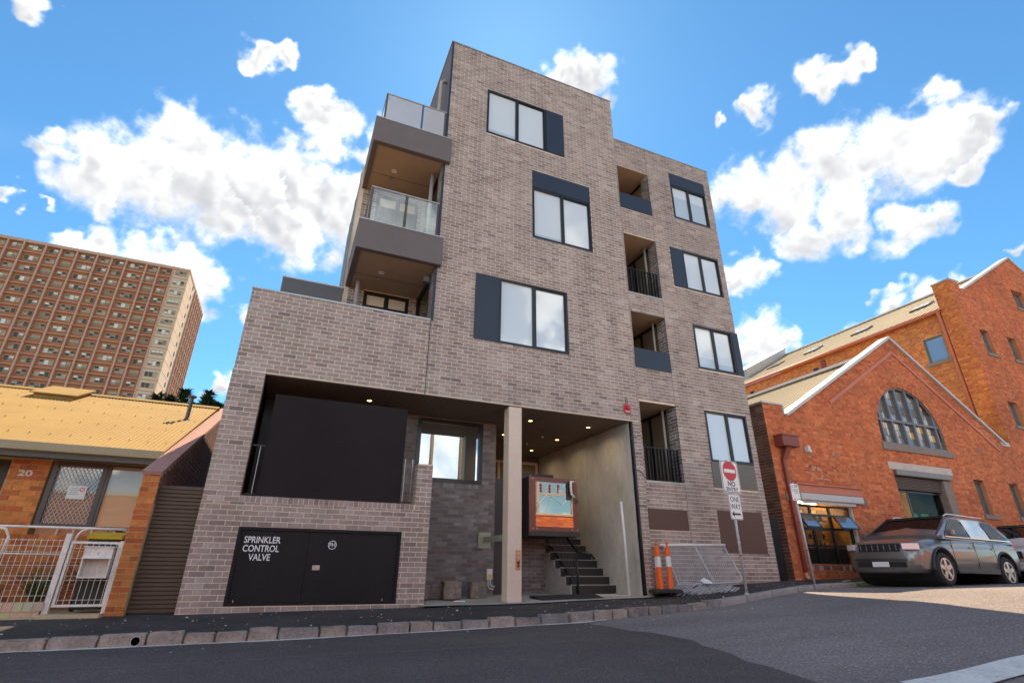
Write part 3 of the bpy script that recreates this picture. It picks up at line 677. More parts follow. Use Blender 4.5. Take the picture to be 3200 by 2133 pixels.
# --- balcony niches of the side wing
for i, (a, b, c, d) in enumerate(NIC):
    y0, y1 = 10.29, 12.3
    mb = MB(); mb.box(a-.12, b+.3, y0, y1, d, d+.12).build('niche_ceiling', 'soffit_tan', apt)
    mb = MB(); mb.box(a-.12, a-.002, y0, y1, c, d).box(a-.12, b+.1, y1, y1+.1, c-.1, d).build('niche_wall', 'cladding', apt)
    mb = MB(); mb.box(a-.12, b+.3, y0+.01, y1, c-.12, c-.004).build('niche_floor', 'concrete', apt)
    WN = Wall((b, y0, 0), (0, 1, 0), (-1, 0, 0))
    nb = MB(); nb.quad(WN.p(0, c), WN.p(.36, c), WN.p(.36, d), WN.p(0, d)).quad(WN.p(.36, c), WN.p(.36, d), WN.p(.36, d, -.2), WN.p(.36, c, -.2)); nb = nb.build('niche_nib', 'mortar_cream', apt)
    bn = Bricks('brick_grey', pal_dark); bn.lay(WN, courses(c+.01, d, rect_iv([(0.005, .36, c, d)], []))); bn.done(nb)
    dr = MB(); frame_rect(dr, WN, .36, 2.0, c, d, .06, -.12, -.04); wbox(dr, WN, 1.12, 1.20, c+.06, d-.06, -.11, -.045); dr = dr.build('balcony_door', 'black_frame', apt)
    for (p, q) in ((.42, 1.12), (1.20, 1.94)): wbox(MB(), WN, p, q, c+.06, d-.06, -.08, -.074).build('pane', 'pane_room', dr)
    if i: MB().tube([(b-.09, y0+.42, c), (b-.09, y0+.42, d)], .032, 10).build('downpipe', 'pipe_grey', apt, smooth=True)
    if i in (0, 2):
        wbox(MB(), WD, a-.004, b+.006, c, c+.55, .02, -.05).build('balcony_panel', 'navy_panel', apt)
    else:
        rl = MB(); rl.box(a+.01, b-.01, 10.33, 10.37, c+.80, c+.815); rl = rl.build('balustrade', 'black_frame', apt)
        sm = MB(); sm.box(-.006, .006, -.025, .025, .03, .80); sm = sm.mesh('baluster', 'black_frame')
        n = 11
        for k in range(n): share(sm, 'baluster', (a+.06+(b-a-.12)*k/(n-1), 10.35, c), rl)
        wbox(MB(), WD, a-.01, b+.02, c-.05, c-.002, .02, -.3).build('balcony_sill', 'flash_metal', apt)
jt = MB(); wbox(jt, WD, 8.9225, 8.9355, -.7, 12.49, -.012, -.004); jt.build('control_joint', 'black_frame', apt)
jt = MB(); wbox(jt, W0, 2.336, 2.349, 3.32, 5.02, -.01, .004); jt.build('control_joint', 'black_frame', apt)
jt = MB(); wbox(jt, W0, 2.35, 2.404, 5.02, 14.05, -.06, .009); jt.build('corner_trim', 'navy_panel', apt)
# --- parapet flashings
def flash(x0, x1, y0, y1, z): MB().box(x0, x1, y0, y1, z, z+.035).build('parapet_cap', 'flash_metal', apt)
flash(2.33, 7.745, 10.228, 10.5, 14.06); flash(7.72, 11.525, 10.265, 10.5, 12.50); flash(-1.265, 2.34, 10.235, 10.5, 5.022)
MB().box(2.33, 2.45, 10.5, 18, 14.06, 14.095).build('parapet_cap', 'flash_metal', apt)
# --- mass behind: side walls, roofs, backs
sd = MB(); sd.box(2.352, 2.55, 12.2, 18, 3.4, 14.06).box(2.352, 2.55, 10.32, 12.2, 10.2, 14.06); sd.build('upper_side_wall', 'cladding', apt)
sd = MB(); sd.box(11.3, 11.508, 10.42, 18, -.8, 12.5).box(7.4, 7.728, 10.5, 18, 3.4, 14.06).box(-1.25, -1.0, 10.36, 18, -.9, 5.02).box(-1.25, 2.4, 17.8, 18, -.9, 5.0).box(2.4, 11.5, 17.8, 18, -.9, 12.5).build('rear_wall', 'cladding', apt)
sd = MB(); sd.box(2.36, 7.72, 10.36, 18, 13.7, 13.9).box(7.72, 11.5, 10.36, 18, 12.1, 12.3).box(-1.2, 2.35, 10.36, 18, 4.6, 4.75).build('roof_deck', 'cladding_grey', apt)
sd = MB(); sd.box(7.735, 11.3, 12.5, 12.6, -.6, 12.2).box(2.56, 7.4, 10.4, 10.5, 3.45, 13.6).build('inner_wall', 'cladding', apt)
# --- corner balconies on the left
BX0, BX1, BY = .54, 2.49, 10.12
def slab(z0, z1, x0, x1):
    s_ = MB(); s_.bbox(x0, x1, BY, BY+.14, z0, z1, .006).box(x0, x0+.12, BY+.14, 12.05, z0, z1); s_ = s_.build('balcony_slab', 'cladding', apt)
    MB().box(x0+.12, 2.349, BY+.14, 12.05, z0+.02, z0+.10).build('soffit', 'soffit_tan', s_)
    MB().box(x0-.012, x1+.012, BY-.012, BY+.16, z1, z1+.03).box(x0-.012, x0+.13, BY+.16, 12.05, z1, z1+.03).build('flashing', 'flash_metal', s_)
    for (lx, ly) in ((1.25, 11.05),):
        MB().lathe((lx, ly, z0+.005), [(.075, .016), (.075, 0), (.055, 0), (.05, .012)], 18).build('downlight', 'white_paint', s_)
    MB().lathe((1.22, 11.35, z0-.03), [(.03, .05), (.03, .03), (.012, .03), (.012, .01), (.03, .005), (.03, 0)], 10).build('sprinkler_head', 'flash_metal', s_)
    MB().box(x0+.12, 2.349, 11.30, 11.31, z0+.0165, z0+.02).build('soffit_joint', 'black_frame', s_)
    return s_
s3 = slab(6.41, 7.155, .53, 2.47); s4 = slab(9.49, 10.235, .565, 2.505)
def balustrade(z, zt, x0, parts_, pm, m_='frame_bronze'):
    r_ = MB(); r_.box(x0, 2.345, 10.26, 10.30, zt-.03, zt).box(x0, x0+.035, 10.30, 12.0, zt-.03, zt); r_ = r_.build('balustrade', 'flash_metal', apt)
    xs_ = [x0]+parts_
    for x in xs_: MB().box(x, x+.045, 10.265, 10.295, z, zt-.03).build('post', m_, r_)
    MB().box(2.30, 2.345, 10.265, 10.295, z, zt-.03).build('post', m_, r_)
    ee = xs_+[2.30]
    for p, q in zip(ee, ee[1:]): MB().box(p+.055, q-.01, 10.277, 10.285, z+.01, zt-.035).build('pane', pm, r_)
    MB().box(x0+.012, x0+.020, 10.31, 11.95, z+.01, zt-.035).build('pane', pm, r_)
balustrade(7.185, 8.24, .70, [1.52], 'pane_clear'); balustrade(10.265, 11.28, .735, [1.68], 'pane_frost')
# back wall of the balconies and their doors
WB = front(12.05); doorB = [(1.0, 2.15, 4.9, 6.40), (1.0, 2.15, 7.2, 9.45)]
bb = MB(); backing(bb, WB, [(.50, 2.352, 4.7, 10.25)], doorB, .1); bb = bb.build('balcony_back_wall', 'mortar_cream', apt)
bk = Bricks('brick_grey', pal_grey); bk.lay(WB, courses(4.72, 10.2, rect_iv([(.62, 2.352, 4.7, 10.2)], doorB))); bk.done(bb)
for r in doorB:
    f = MB(); frame_rect(f, WB, *r, .07, -.09, .0); wbox(f, WB, 1.54, 1.62, r[2]+.07, r[3]-.07, -.08, -.005); f = f.build('balcony_door', 'black_frame', apt)
    for p, q in ((1.07, 1.54), (1.62, 2.08)):
        wbox(MB(), WB, p, q, r[2]+.07, r[3]-.07, -.05, -.044).build('pane', 'pane_dark', f)
        wbox(MB(), WB, p+.02, q-.02, r[3]-.36, r[3]-.09, -.043, -.041).build('blind', 'number_cream', f)
# left end wall of the set-back volume, its white edge trims, low parapet box
MB().box(.50, .62, 12.06, 15.5, 5.0, 10.0).build('end_wall', 'cladding', apt)
MB().box(.485, .50, 12.04, 12.12, 5.0, 10.0).box(.485, .50, 13.3, 13.36, 5.0, 10.0).box(.48, .50, 14.4, 14.5, 5., 9.9).build('end_trim', 'flash_metal', apt)
MB().box(-.86, .48, 11.55, 11.75, 4.8, 6.08).box(-.86, -.7, 11.75, 15, 4.8, 6.08).build('terrace_screen', 'cladding_grey', apt)
MB().box(-.87, .50, 11.54, 11.78, 6.08, 6.11).build('parapet_cap', 'flash_metal', apt)
# right-hand return of the balconies: brick nib, door, downpipes
WR = Wall((2.352, 10.26, 0), (0, 1, 0), (-1, 0, 0))
for (c, d) in ((5.03, 6.41), (7.17, 9.49)):
    nb = MB(); nb.quad(WR.p(0, c), WR.p(.4, c), WR.p(.4, d), WR.p(0, d)); nb = nb.build('return_wall', 'mortar_cream', apt)
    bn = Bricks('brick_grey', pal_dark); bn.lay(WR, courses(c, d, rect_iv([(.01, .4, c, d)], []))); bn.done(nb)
    dr = MB(); frame_rect(dr, WR, .4, 1.78, c, d, .06, -.08, .01); dr = dr.build('balcony_door', 'black_frame', apt); wbox(MB(), WR, .46, 1.72, c+.06, d-.06, -.04, -.034).build('pane', 'pane_dark', dr)
for (px, py, c, d) in ((.80, 11.62, 5.0, 6.43), (2.20, 10.75, 7.17, 9.51)):
    mb = MB().tube([(px, py, c), (px, py, d)], .05, 12); mb.tube([(px, py, (c+d)/2), (px, py, (c+d)/2+.05)], .057, 12); mb.build('downpipe', 'pipe_grey', apt, smooth=True)
dp = MB().tube([(2.20, 10.62, 10.25), (2.20, 10.62, 12.65), (2.215, 10.62, 12.76), (2.26, 10.62, 12.81), (2.40, 10.62, 12.81)], .055, 12); dp.tube([(2.2, 10.62, 11.9), (2.2, 10.62, 11.95)], .062, 12); dp.build('downpipe', 'pipe_grey', apt, smooth=True)
# security light under the balcony
sl_ = MB().box(2.16, 2.30, 10.50, 10.62, 6.12, 6.26); sl_.build('floodlight', 'cladding_grey', apt)
# --- the open ground floor: soffit, piers, recess
SZ = 3.30
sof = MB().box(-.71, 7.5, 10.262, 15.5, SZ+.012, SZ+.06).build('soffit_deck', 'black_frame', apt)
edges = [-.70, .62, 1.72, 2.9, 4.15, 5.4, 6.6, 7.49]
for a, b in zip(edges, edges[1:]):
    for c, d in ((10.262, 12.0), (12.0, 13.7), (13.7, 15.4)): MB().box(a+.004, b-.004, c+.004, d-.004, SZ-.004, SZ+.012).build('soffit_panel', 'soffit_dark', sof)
for (lx, ly) in ((5.22, 11.21), (6.83, 11.18), (6.76, 12.75), (6.71, 14.34), (5.18, 12.82), (1.35, 11.15)):
    dl = MB().lathe((lx, ly, SZ-.012), [(.065, .008), (.065, 0), (.05, 0), (.046, .007)], 18).build('downlight', 'flash_metal', apt)
    MB().lathe((lx, ly, SZ-.007), [(.046, .002), (.046, 0)], 18).build('lamp', 'lamp_glow', dl)
    al_ = bpy.data.lights.new('downlight_beam', 'AREA'); al_.shape = 'DISK'; al_.size = .09; al_.energy = 1.0; al_.color = (1, .74, .45); al_.spread = R(150)
    ao_ = bpy.data.objects.new('downlight_beam', al_); COL.objects.link(ao_); ao_.parent = dl; ao_.location = Vector((lx, ly, SZ-.02))-LOC[dl.name]
for (lx, ly) in ((6.22, 12.57), (6.18, 13.51)): MB().lathe((lx, ly, SZ-.05), [(.035, .045), (.035, .03), (.012, .03), (.012, .0)], 12).build('sprinkler_head', 'white_paint', apt)
# steel column with plates
colm = MB(); colm.bbox(4.265, 4.575, 10.27, 10.57, -.66, SZ-.005, .012).build('column', 'cream_steel', apt)
cp = MB().bbox(4.44, 4.535, 10.248, 10.272, -.03, .33, .006).build('call_panel', 'orange_panel', apt)
for z, m_, r_ in ((.27, 'flash_metal', .026), (.19, 'flash_metal', .026), (.10, 'black_frame', .030), (.04, 'black_frame', .022)):
    MB().lathe((4.487, 10.236, z), [(r_, 0), (r_, .012)], 16, 'Y').build('button', m_, cp)
# window wall of the recess (grey-brown bricks, reflective window)
WW = front(11.9); winW = (2.62, 4.25, 1.80, 3.26)
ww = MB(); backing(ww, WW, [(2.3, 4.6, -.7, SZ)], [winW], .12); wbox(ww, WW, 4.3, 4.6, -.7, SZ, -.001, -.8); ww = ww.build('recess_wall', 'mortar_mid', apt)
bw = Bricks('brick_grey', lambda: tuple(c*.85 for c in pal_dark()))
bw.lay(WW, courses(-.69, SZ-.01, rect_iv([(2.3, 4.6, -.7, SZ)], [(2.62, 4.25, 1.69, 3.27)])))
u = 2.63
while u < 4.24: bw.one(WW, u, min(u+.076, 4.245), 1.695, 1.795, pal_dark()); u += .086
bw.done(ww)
f = MB(); frame_rect(f, WW, winW[0], winW[1], winW[2], winW[3], .09, -.11, .02); f = f.build('window', 'black_frame', apt); wbox(MB(), WW, winW[0]+.09, winW[1]-.09, winW[2]+.09, winW[3]-.09, -.05, -.044).build('pane', 'pane_mirror', f)
# brick wall under the lift, concrete side wall, back wall with glazed doors
WL = front(12.62)
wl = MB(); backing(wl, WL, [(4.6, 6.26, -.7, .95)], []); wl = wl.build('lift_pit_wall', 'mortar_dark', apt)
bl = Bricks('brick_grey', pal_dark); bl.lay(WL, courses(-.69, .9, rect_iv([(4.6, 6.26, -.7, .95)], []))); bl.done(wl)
cw = MB()
for (a, b) in ((10.33, 12.37), (12.385, 15.4)):
    for (c, d) in ((-.7, 1.93), (1.935, SZ+.02)) if a > 12 else ((-.7, SZ+.02),): cw.box(7.45, 7.515, a, b, c, d)
cw.build('concrete_wall', 'concrete', apt)
MB().box(7.462, 7.51, 10.33, 15.4, -.7, SZ+.01).build('concrete_joint', 'mortar_dark', apt)
MB().box(7.475, 7.512, 10.252, 10.31, -.55, SZ-.01).build('edge_angle', 'black_frame', apt)
bwl = MB().box(4.6, 7.45, 15.4, 15.5, -.6, SZ+.02).box(4.5, 4.6, 12.7, 15.5, .7, SZ+.02).build('lobby_wall', 'cladding', apt)
WX = front(15.38); f = MB(); frame_rect(f, WX, 4.7, 7.38, .9, 3.12, .07, -.0, .07); wbox(f, WX, 6.0, 6.07, .97, 3.05, 0, .06); f = f.build('lobby_door', 'cream_steel', apt)
for p, q in ((4.77, 6.0), (6.07, 7.31)): wbox(MB(), WX, p, q, .97, 3.05, .02, .03).build('pane', 'pane_room', f)
# opening behind the board: dark back wall and a slim rail
MB().box(-.71, 2.3, 12.0, 12.1, .5, SZ+.02).box(-.72, 2.3, 10.5, 12.0, .6, .7).build('recess_back', 'lift_dark', apt)
rl = MB().box(-.69, 2.31, 10.60, 10.63, 2.02, 2.05).box(-.69, 2.31, 10.60, 10.63, 1.16, 1.18).build('balustrade', 'black_frame', apt)
sm = MB().box(-.006, .006, -.006, .006, 0, .88).mesh('baluster', 'steel_bare')
for x in [-.56+.15*k for k in range(20)]: share(sm, 'baluster', (x, 10.615, 1.16), rl)
# --- cabinet for the sprinkler valve
W_ = WA
cb = MB(); frame_rect(cb, W_, CAB[0], CAB[1], CAB[2], CAB[3], .05, -.2, .006); cb = cb.build('valve_cabinet', 'cabinet_black', apt)
for a, b in ((CAB[0]+.053, .515), (.522, CAB[1]-.053)): wbox(MB(), W_, a, b, CAB[2]+.053, CAB[3]-.053, -.05, -.022).build('door', 'cabinet_black', cb)
wbox(MB(), W_, -.585, .11, .05, .50, -.0218, -.018).build('sign_plate', 'cabinet_black', cb)
for i, t_ in enumerate(('SPRINKLER', 'CONTROL', 'VALVE')): text('lettering', t_, .145, (-.225, WA.O.y+.0165, .395-i*.135), 'white_print', cb, depth=.001, bold=.0022, sx=.80)
ring = MB().lathe((.91, WA.O.y+.020, .345), [(.062, 0), (.072, 0), (.072, .003), (.062, .003), (.062, 0)], 28, 'Y', cap=False).build('hydrant_mark', 'white_print', cb)
text('lettering', 'FH', .09, (.91, WA.O.y+.0195, .345), 'white_print', cb, depth=.001, bold=.001)
lk = wbox(MB(), W_, .63, .75, -.06, .015, -.0218, -.012).build('lock_plate', 'flash_metal', cb); MB().lathe((.69, WA.O.y+.002, -.022), [(.024, 0), (.024, .012)], 14, 'Y').build('lock', 'steel_bare', lk)
for (x, z, w_, h_) in ((-.60, -.575, .03, .13), (-.555, -.57, .10, .018), (-.50, -.55, .02, .05), (-.605, -.2, .012, .2), (-.60, .12, .012, .09), (1.86, -.55, .02, .04), (1.98, -.56, .05, .015)):
    P = []
    for k in range(9):
        a = 2*math.pi*k/9; P.append((x+.5*w_+w_*.5*math.cos(a)*random.uniform(.5, 1.2), WA.O.y+.021, z+h_*.5+h_*.5*math.sin(a)*random.uniform(.5, 1.2)))
    MB().poly(P).build('paint_chip', 'stone_pale', cb)
# --- small fittings on the front
st = MB().bbox(7.29, 7.475, 10.21, 10.243, 3.49, 3.70, .008).build('fire_alarm', 'red_gloss', apt)
MB().lathe((7.385, 10.15, 3.62), [(.045, 0), (.06, .02), (.065, .062)], 18, 'Y').build('strobe', 'red_gloss', st)
text('lettering', 'FIRE', .065, (7.383, 10.208, 3.525), 'white_print', st, depth=.0008, bold=.001)
MB().tube([(7.36, 10.238, 3.70), (7.36, 10.238, 3.90)], .006, 6).tube([(7.41, 10.238, 3.70), (7.41, 10.238, 3.90)], .006, 6).build('conduit', 'black_frame', apt)
cbx = MB().tube([(7.50, 10.245, 2.15), (7.56, 10.225, 2.14), (7.66, 10.225, 2.07), (7.76, 10.26, 1.97)], .008, 6); cbx.tube([(7.42, 10.25, 2.16), (7.5, 10.245, 2.15)], .01, 6); cbx.build('loose_cable', 'black_frame', apt); MB().tube([(7.43, 10.25, 2.9), (7.6, 10.235, 2.92)], .01, 6).build('loose_cable', 'black_frame', apt)
# --- entrance stairs
stairs = MB()
P = [(11.34, -.62)]
for k in range(9): P += [(11.34+.26*k, -.53+.178*(k+1)), (11.34+.26*(k+1), -.53+.178*(k+1))]
P += [(15.4, -.53+.178*9), (15.4, -.62)]
stairs.prism([(6.26, y, z) for y, z in P], (1.19, 0, 0)); stairs = stairs.build('stair', 'concrete', apt)
for k in range(9):
    y = 11.34+.26*k; z = -.53+.178*(k+1)
    MB().box(6.28, 7.448, y-.012, y+.2595, z, z+.012).build('tread', 'cladding_grey', stairs)
    MB().box(6.28, 7.448, y-.013, y-.001, z-.168, z-.002).build('riser', 'lift_dark', stairs)
    MB().box(6.28, 7.448, y-.022, y+.018, z+.012, z+.018).build('nosing', 'white_print', stairs)
hr = MB()
A_ = (6.42, 11.30, -.57); B_ = (6.42, 12.9, .55)
hr.tube([(6.42, 11.30, -.57), (6.42, 11.30, .36)], .028, 8); hr.tube([(6.42, 12.75, .3), (6.42, 12.75, 1.36)], .022, 8)
hr.tube([(6.42, 12.75, 1.36), (6.42, 11.30, .37), (6.44, 11.05, .33), (6.62, 11.0, .30), (6.72, 11.02, .2)], .028, 8)
hr.tube([(6.42, 12.75, .6), (6.42, 11.30, -.40)], .026, 8)
hr = hr.build('handrail', 'black_frame', apt, smooth=True)
for k in range(1, 12):
    t = k/12; MB().tube([(6.42, 11.3+1.45*t, -.40+1.0*t), (6.42, 11.3+1.45*t, .36+1.0*t)], .011, 6).build('baluster', 'black_frame', hr)
# buffer bracket between wall and column, electrical box
bk_ = MB().bbox(4.20, 4.50, 11.86, 11.885, .40, .74, .004).build('bracket', 'bracket_green', apt)
MB().box(4.33, 4.36, 10.57, 11.86, .52, .64).build('arm', 'bracket_green', bk_)
for (x, z) in ((4.24, .44), (4.46, .44), (4.24, .70), (4.46, .70)): MB().lathe((x, 11.845, z), [(.016, 0), (.016, .015)], 6, 'Y').build('bolt', 'steel_bare', bk_)
ob = MB().bbox(4.42, 4.56, 11.84, 11.893, -.24, -.02, .01).build('power_outlet', 'white_paint', apt); MB().box(4.44, 4.54, 11.837, 11.84, -.21, -.14).build('label_plate', 'yellow_print', ob)
MB().tube([(4.46, 11.86, -.24), (4.46, 11.85, -.36), (4.5, 11.85, -.42), (4.6, 11.87, -.43)], .014, 6).tube([(4.51, 11.86, -.24), (4.51, 11.85, -.33), (4.55, 11.85, -.37), (4.62, 11.87, -.38)], .014, 6).build('conduit', 'white_paint', ob)
# ------------------------------------------------------------------ things at the entrance
board = MB().bbox(-.47, 2.05, 10.36, 10.40, 1.096, 2.975, .006).build('sign_board', 'board_black')
tag(board, 'large blank near-black board standing on the brick sill of the street opening', 'board')
lift = thing('platform_lift', 'brown metal platform lift cabin with reflective glass door, raised beside the stairs', 'lift', (5.85, 11.3, .70))
lx0, lx1, ly0, ly1, lz0, lz1 = 5.21, 6.52, 11.3, 12.6, .78, 1.985
WLf = front(ly0)
f = MB(); frame_rect(f, WLf, lx0+.07, lx1-.03, lz0, lz1, .10, -.05, .01); f = f.build('door', 'lift_brown', lift)
wbox(MB(), WLf, lx0+.17, lx1-.13, lz0+.10, lz1-.10, -.03, -.02).build('pane', 'pane_lift', f)
MB().box(lx1-.30, lx1-.18, ly0-.016, ly0-.011, 1.5, 1.93).build('handle_plate', 'black_frame', f)
hd = MB().tube([(lx1-.13, ly0-.03, 1.92), (lx1-.22, ly0-.06, 1.92), (lx1-.23, ly0-.07, 1.75), (lx1-.22, ly0-.07, 1.62), (lx1-.14, ly0-.05, 1.56)], [.03, .033, .03, .034, .028], 8); hd.build('handle', 'white_paint', f, smooth=True)
MB().box(lx1-.52, lx1-.42, ly0+.015, ly0+.0185, 1.63, 1.73).build('notice', 'paper_white', f)
hg = MB().box(lx1-.1, lx1-.02, ly0-.02, ly0-.011, 1.42, 1.52).build('hinge', 'black_frame', f)
for (x, z) in ((lx0+.10, lz0+.05), (lx1-.06, lz0+.05), (lx0+.10, lz1-.04), (lx1-.06, lz1-.04), (lx0+.2, lz0+.05), (lx1-.2, lz0+.05)): MB().lathe((x, ly0-.014, z), [(.012, 0), (.012, .008)], 8, 'Y').build('screw', 'white_paint', f)
MB().box(lx0, lx0+.066, ly0-.02, ly0+.06, lz0-.02, lz1+.03).build('corner_post', 'lift_brown', lift)
MB().box(lx0, lx0+.03, ly0+.06, ly1, lz0, lz1).box(lx1-.03, lx1, ly0+.06, ly1, lz0, lz1).box(lx0, lx1, ly1-.03, ly1, lz0, lz1+.3).build('side_panel', 'lift_dark', lift)
MB().box(lx0-.01, lx1+.01, ly0-.01, ly1, lz0-.10, lz0-.005).box(lx1-.34, lx1-.10, ly0-.016, ly0-.0101, lz0-.09, lz0-.03).build('platform', 'lift_dark', lift)
MB().box(4.62, 5.19, 12.05, 12.6, -.58, 2.0).build('mast_housing', 'lift_dark', lift)
for i, (a, b, c, d, h, lb) in enumerate(((2.66, 2.92, 11.0, 11.25, .26, 'dark rough bluestone block beside the brick cabinet pier in the entrance'), (2.98, 3.24, 11.2, 11.45, .25, 'squat bluestone block between two larger blocks in the entrance'), (3.20, 3.56, 10.95, 11.25, .32, 'largest rounded bluestone block in the row of stones in the entrance'), (3.86, 4.22, 11.25, 11.5, .31, 'square brown bluestone block standing apart under the reflective window'))):
    z = -.60+.03
    tag(rough_stone(a, b, c, d, z-.01, z+h, .014, 1, (.20, .165, .135), .014).build('bluestone_block', 'bluestone'), lb, 'stone block', 'loose bluestone blocks in the entrance')
wp = MB().tube([(7.13, 10.35, -.53), (7.15, 10.40, .6), (7.14, 10.42, 1.42)], .028, 10); tag(wp.build('plastic_pipe', 'white_paint', smooth=True), 'white plastic pipe standing upright by the concrete entrance wall', 'pipe')
rm = MB(); rm.prism([(5.05, 10.28, -.595), (5.05, 10.75, -.52), (5.05, 10.95, -.53), (5.05, 10.95, -.60)], (1.45, 0, .03)); tag(rm.build('rubber_ramp', 'rubber'), 'low black rubber ramp lying in front of the stairs', 'ramp')
gt = thing('floor_grate', 'pale slatted floor grate at the foot of the stairs', 'grate', (6.9, 10.8, -.53))
MB().box(6.35, 7.3, 10.55, 11.2, -.545, -.535).build('frame', 'steel_bare', gt)
gs = MB().box(-.006, .006, 0, .62, 0, .012).mesh('bar', 'white_paint')
for k in range(30): share(gs, 'bar', (6.38+.031*k, 10.565, -.535), gt)
tag(MB().box(3.05, 3.95, 9.42, 9.88, -.70, -.672).build('pit_lid', 'gutter_line'), 'pale concrete pit lid set in the black footpath', 'pit lid')
for x, y, rz in ((3.4, 10.6, .2), (5.2, 10.75, .9)):
    o = MB().box(-.12, .12, -.03, .03, 0, .02).build('timber_offcut', 'paper_white'); o.location = (x, y, -.60); o.rotation_euler = (0, 0, rz); tag(o, 'small pale offcut on the concrete beside the bluestone blocks' if x < 4 else 'small pale offcut on the concrete beside the rubber ramp', 'offcut', 'offcuts on the entrance floor')
# ------------------------------------------------------------------ number 20: the low tan-roofed house
hs = thing('brick_house', 'low orange brick house with tan corrugated roof, street number 20 and screened window', 'house', (-3.5, 11.75, -.65))
HC = [300]
RK = .419
def zroof(y): return 1.91+(y-11.3)*RK
# corrugated roof sheet
rf = MB(); V = []; Fc = []; xs_ = frange(-16, -2.17, .019); ys_ = [11.26, 13.0, 14.8, 16.6]
for x in xs_:
    for y in ys_: V.append((x, y, zroof(y)+.012*math.sin(2*math.pi*x/.076)))
n = len(ys_)
for i in range(len(xs_)-1):
    for j in range(n-1): k = i*n+j; Fc.append((k, k+n, k+n+1, k+1))
rf.add(V, Fc); rf = rf.build('roof', 'roof_tan', hs, smooth=True)
MB().prism([(-16, 16.42, zroof(16.42)+.03), (-16, 16.6, zroof(16.6)+.05), (-16, 16.78, zroof(16.42)+.03), (-16, 16.6, zroof(16.6)+.02)], (13.85, 0, 0)).build('ridge_cap', 'roof_tan', rf)
MB().prism([(-16, 16.6, zroof(16.6)-.02), (-16, 21.9, 1.9), (-16, 21.9, 1.85), (-16, 16.6, zroof(16.6)-.07)], (13.85, 0, 0)).build('rear_slope', 'roof_tan', rf)
sc_ = MB()
for x in frange(-9, -2.3, .30):
    for y in (11.9, 13.1, 14.3, 15.5): sc_.box(x-.008, x+.008, y-.008, y+.008, zroof(y)+.008, zroof(y)+.022)
o = sc_.build('roof_screws', 'frame_bronze', rf); o['kind'] = 'stuff'
# roof hatch
hx0, hx1, hy0, hy1 = -6.0, -5.2, 15.55, 16.55
MB().prism([(hx0, hy0, zroof(hy0)-.02), (hx0, hy0, zroof(hy0)+.10), (hx0, hy1, zroof(hy1)+.10), (hx0, hy1, zroof(hy1)-.02)], (hx1-hx0, 0, 0)).build('hatch_curb', 'roof_tan', rf)
MB().prism([(hx0-.07, hy0-.08, zroof(hy0-.08)+.115), (hx0-.07, hy0-.08, zroof(hy0-.08)+.145), (hx0-.07, hy1+.05, zroof(hy1)+.165), (hx0-.07, hy1+.05, zroof(hy1)+.135)], (hx1-hx0+.14, 0, 0)).build('hatch_lid', 'roof_tan', rf)
# vent pipe
vp = MB().lathe((-2.52, 14.51, 3.20), [(.10, 0), (.06, .08), (.045, .09), (.045, .60), (.09, .615), (.10, .65), (.02, .665)], 14); vp.build('vent_pipe', 'frame_bronze', rf, smooth=False)
# gutter and fascia
gu = MB().prism([(-16, 11.30, 1.735), (-16, 11.20, 1.76), (-16, 11.19, 1.895), (-16, 11.21, 1.90), (-16, 11.215, 1.86), (-16, 11.30, 1.86)], (13.84, 0, 0)).build('gutter', 'gutter_olive', hs)
MB().box(-16, -2.165, 11.30, 11.33, 1.66, 1.85).build('fascia', 'frame_bronze', hs)
MB().box(-16, -2.165, 11.33, 11.75, 1.70, 1.73).build('eave_soffit', 'frame_bronze', hs)
# front wall: orange brick pier with the number, dark door recess, screened window and plain window
WH = front(11.75)
hw = MB(); wbox(hw, WH, -4.46, -3.90, -.75, 1.70, -.002, -.3); wbox(hw, WH, -16, -4.9, -.75, 1.7, -.3, -.5); wbox(hw, WH, -3.9, -2.17, -.75, .45, -.002, -.2); hw = hw.build('front_wall', 'mortar_tan', hs)
bh = Bricks('brick_red', pal_orange, proud=.008)
bh.lay(WH, courses(-.74, 1.69, rect_iv([(-4.46, -3.9, -.75, 1.7)], [])), lambda u, v: v > .1, hw, HC)
bh.lay(WH, courses(-.74, .45, rect_iv([(-3.9, -2.17, -.75, .45)], [])), lambda u, v: v > .1, hw, HC)
text('house_number', '20', .135, (-4.215, 11.738, 1.435), 'number_cream', hs, depth=.004, bold=.004, sx=1.5)
wbox(MB(), WH, -16, -4.46, -.7, 1.70, -.35, -.40).build('entry_recess', 'door_dark', hs)
f = MB(); frame_rect(f, WH, -3.86, -3.05, .56, 1.69, .075, -.10, .015); f = f.build('window', 'frame_bronze', hs)
wbox(MB(), WH, -3.785, -3.125, .635, 1.615, -.06, -.055).build('pane', 'pane_room', f)
ms = MB()                                                        # diamond security screen
a, b, c, d = -3.785, -3.125, .635, 1.615; st_ = .062
k = -20
while k < 40:
    for sgn in (1, -1):
        p = []
        u0 = a+k*st_
        # line u = u0 + sgn*(v-c)
        for v in (c, d):
            p.append((u0+sgn*(v-c)*.62, v))
        (ua, va), (ub, vb) = p
        lo, hi = max(min(ua, ub), a), min(max(ua, ub), b)
        if lo < hi:
            f1 = (lo-ua)/(ub-ua); f2 = (hi-ua)/(ub-ua)
            ms.bar(WH.p(lo, va+f1*(vb-va), -.02), WH.p(hi, va+f2*(vb-va), -.02), .007, .006, (0, 1, 0))
    k += 1
ms.build('security_screen', 'galv', f)
nt_ = wbox(MB(), WH, -3.55, -3.28, 1.05, 1.28, -.014, -.012).build('notice', 'paper_white', f)
MB().lathe((-3.345, 11.757, 1.215), [(.024, 0), (.035, 0), (.035, .003), (.024, .003), (.024, 0)], 16, 'Y', cap=False).build('no_entry_mark', 'red_gloss', nt_)
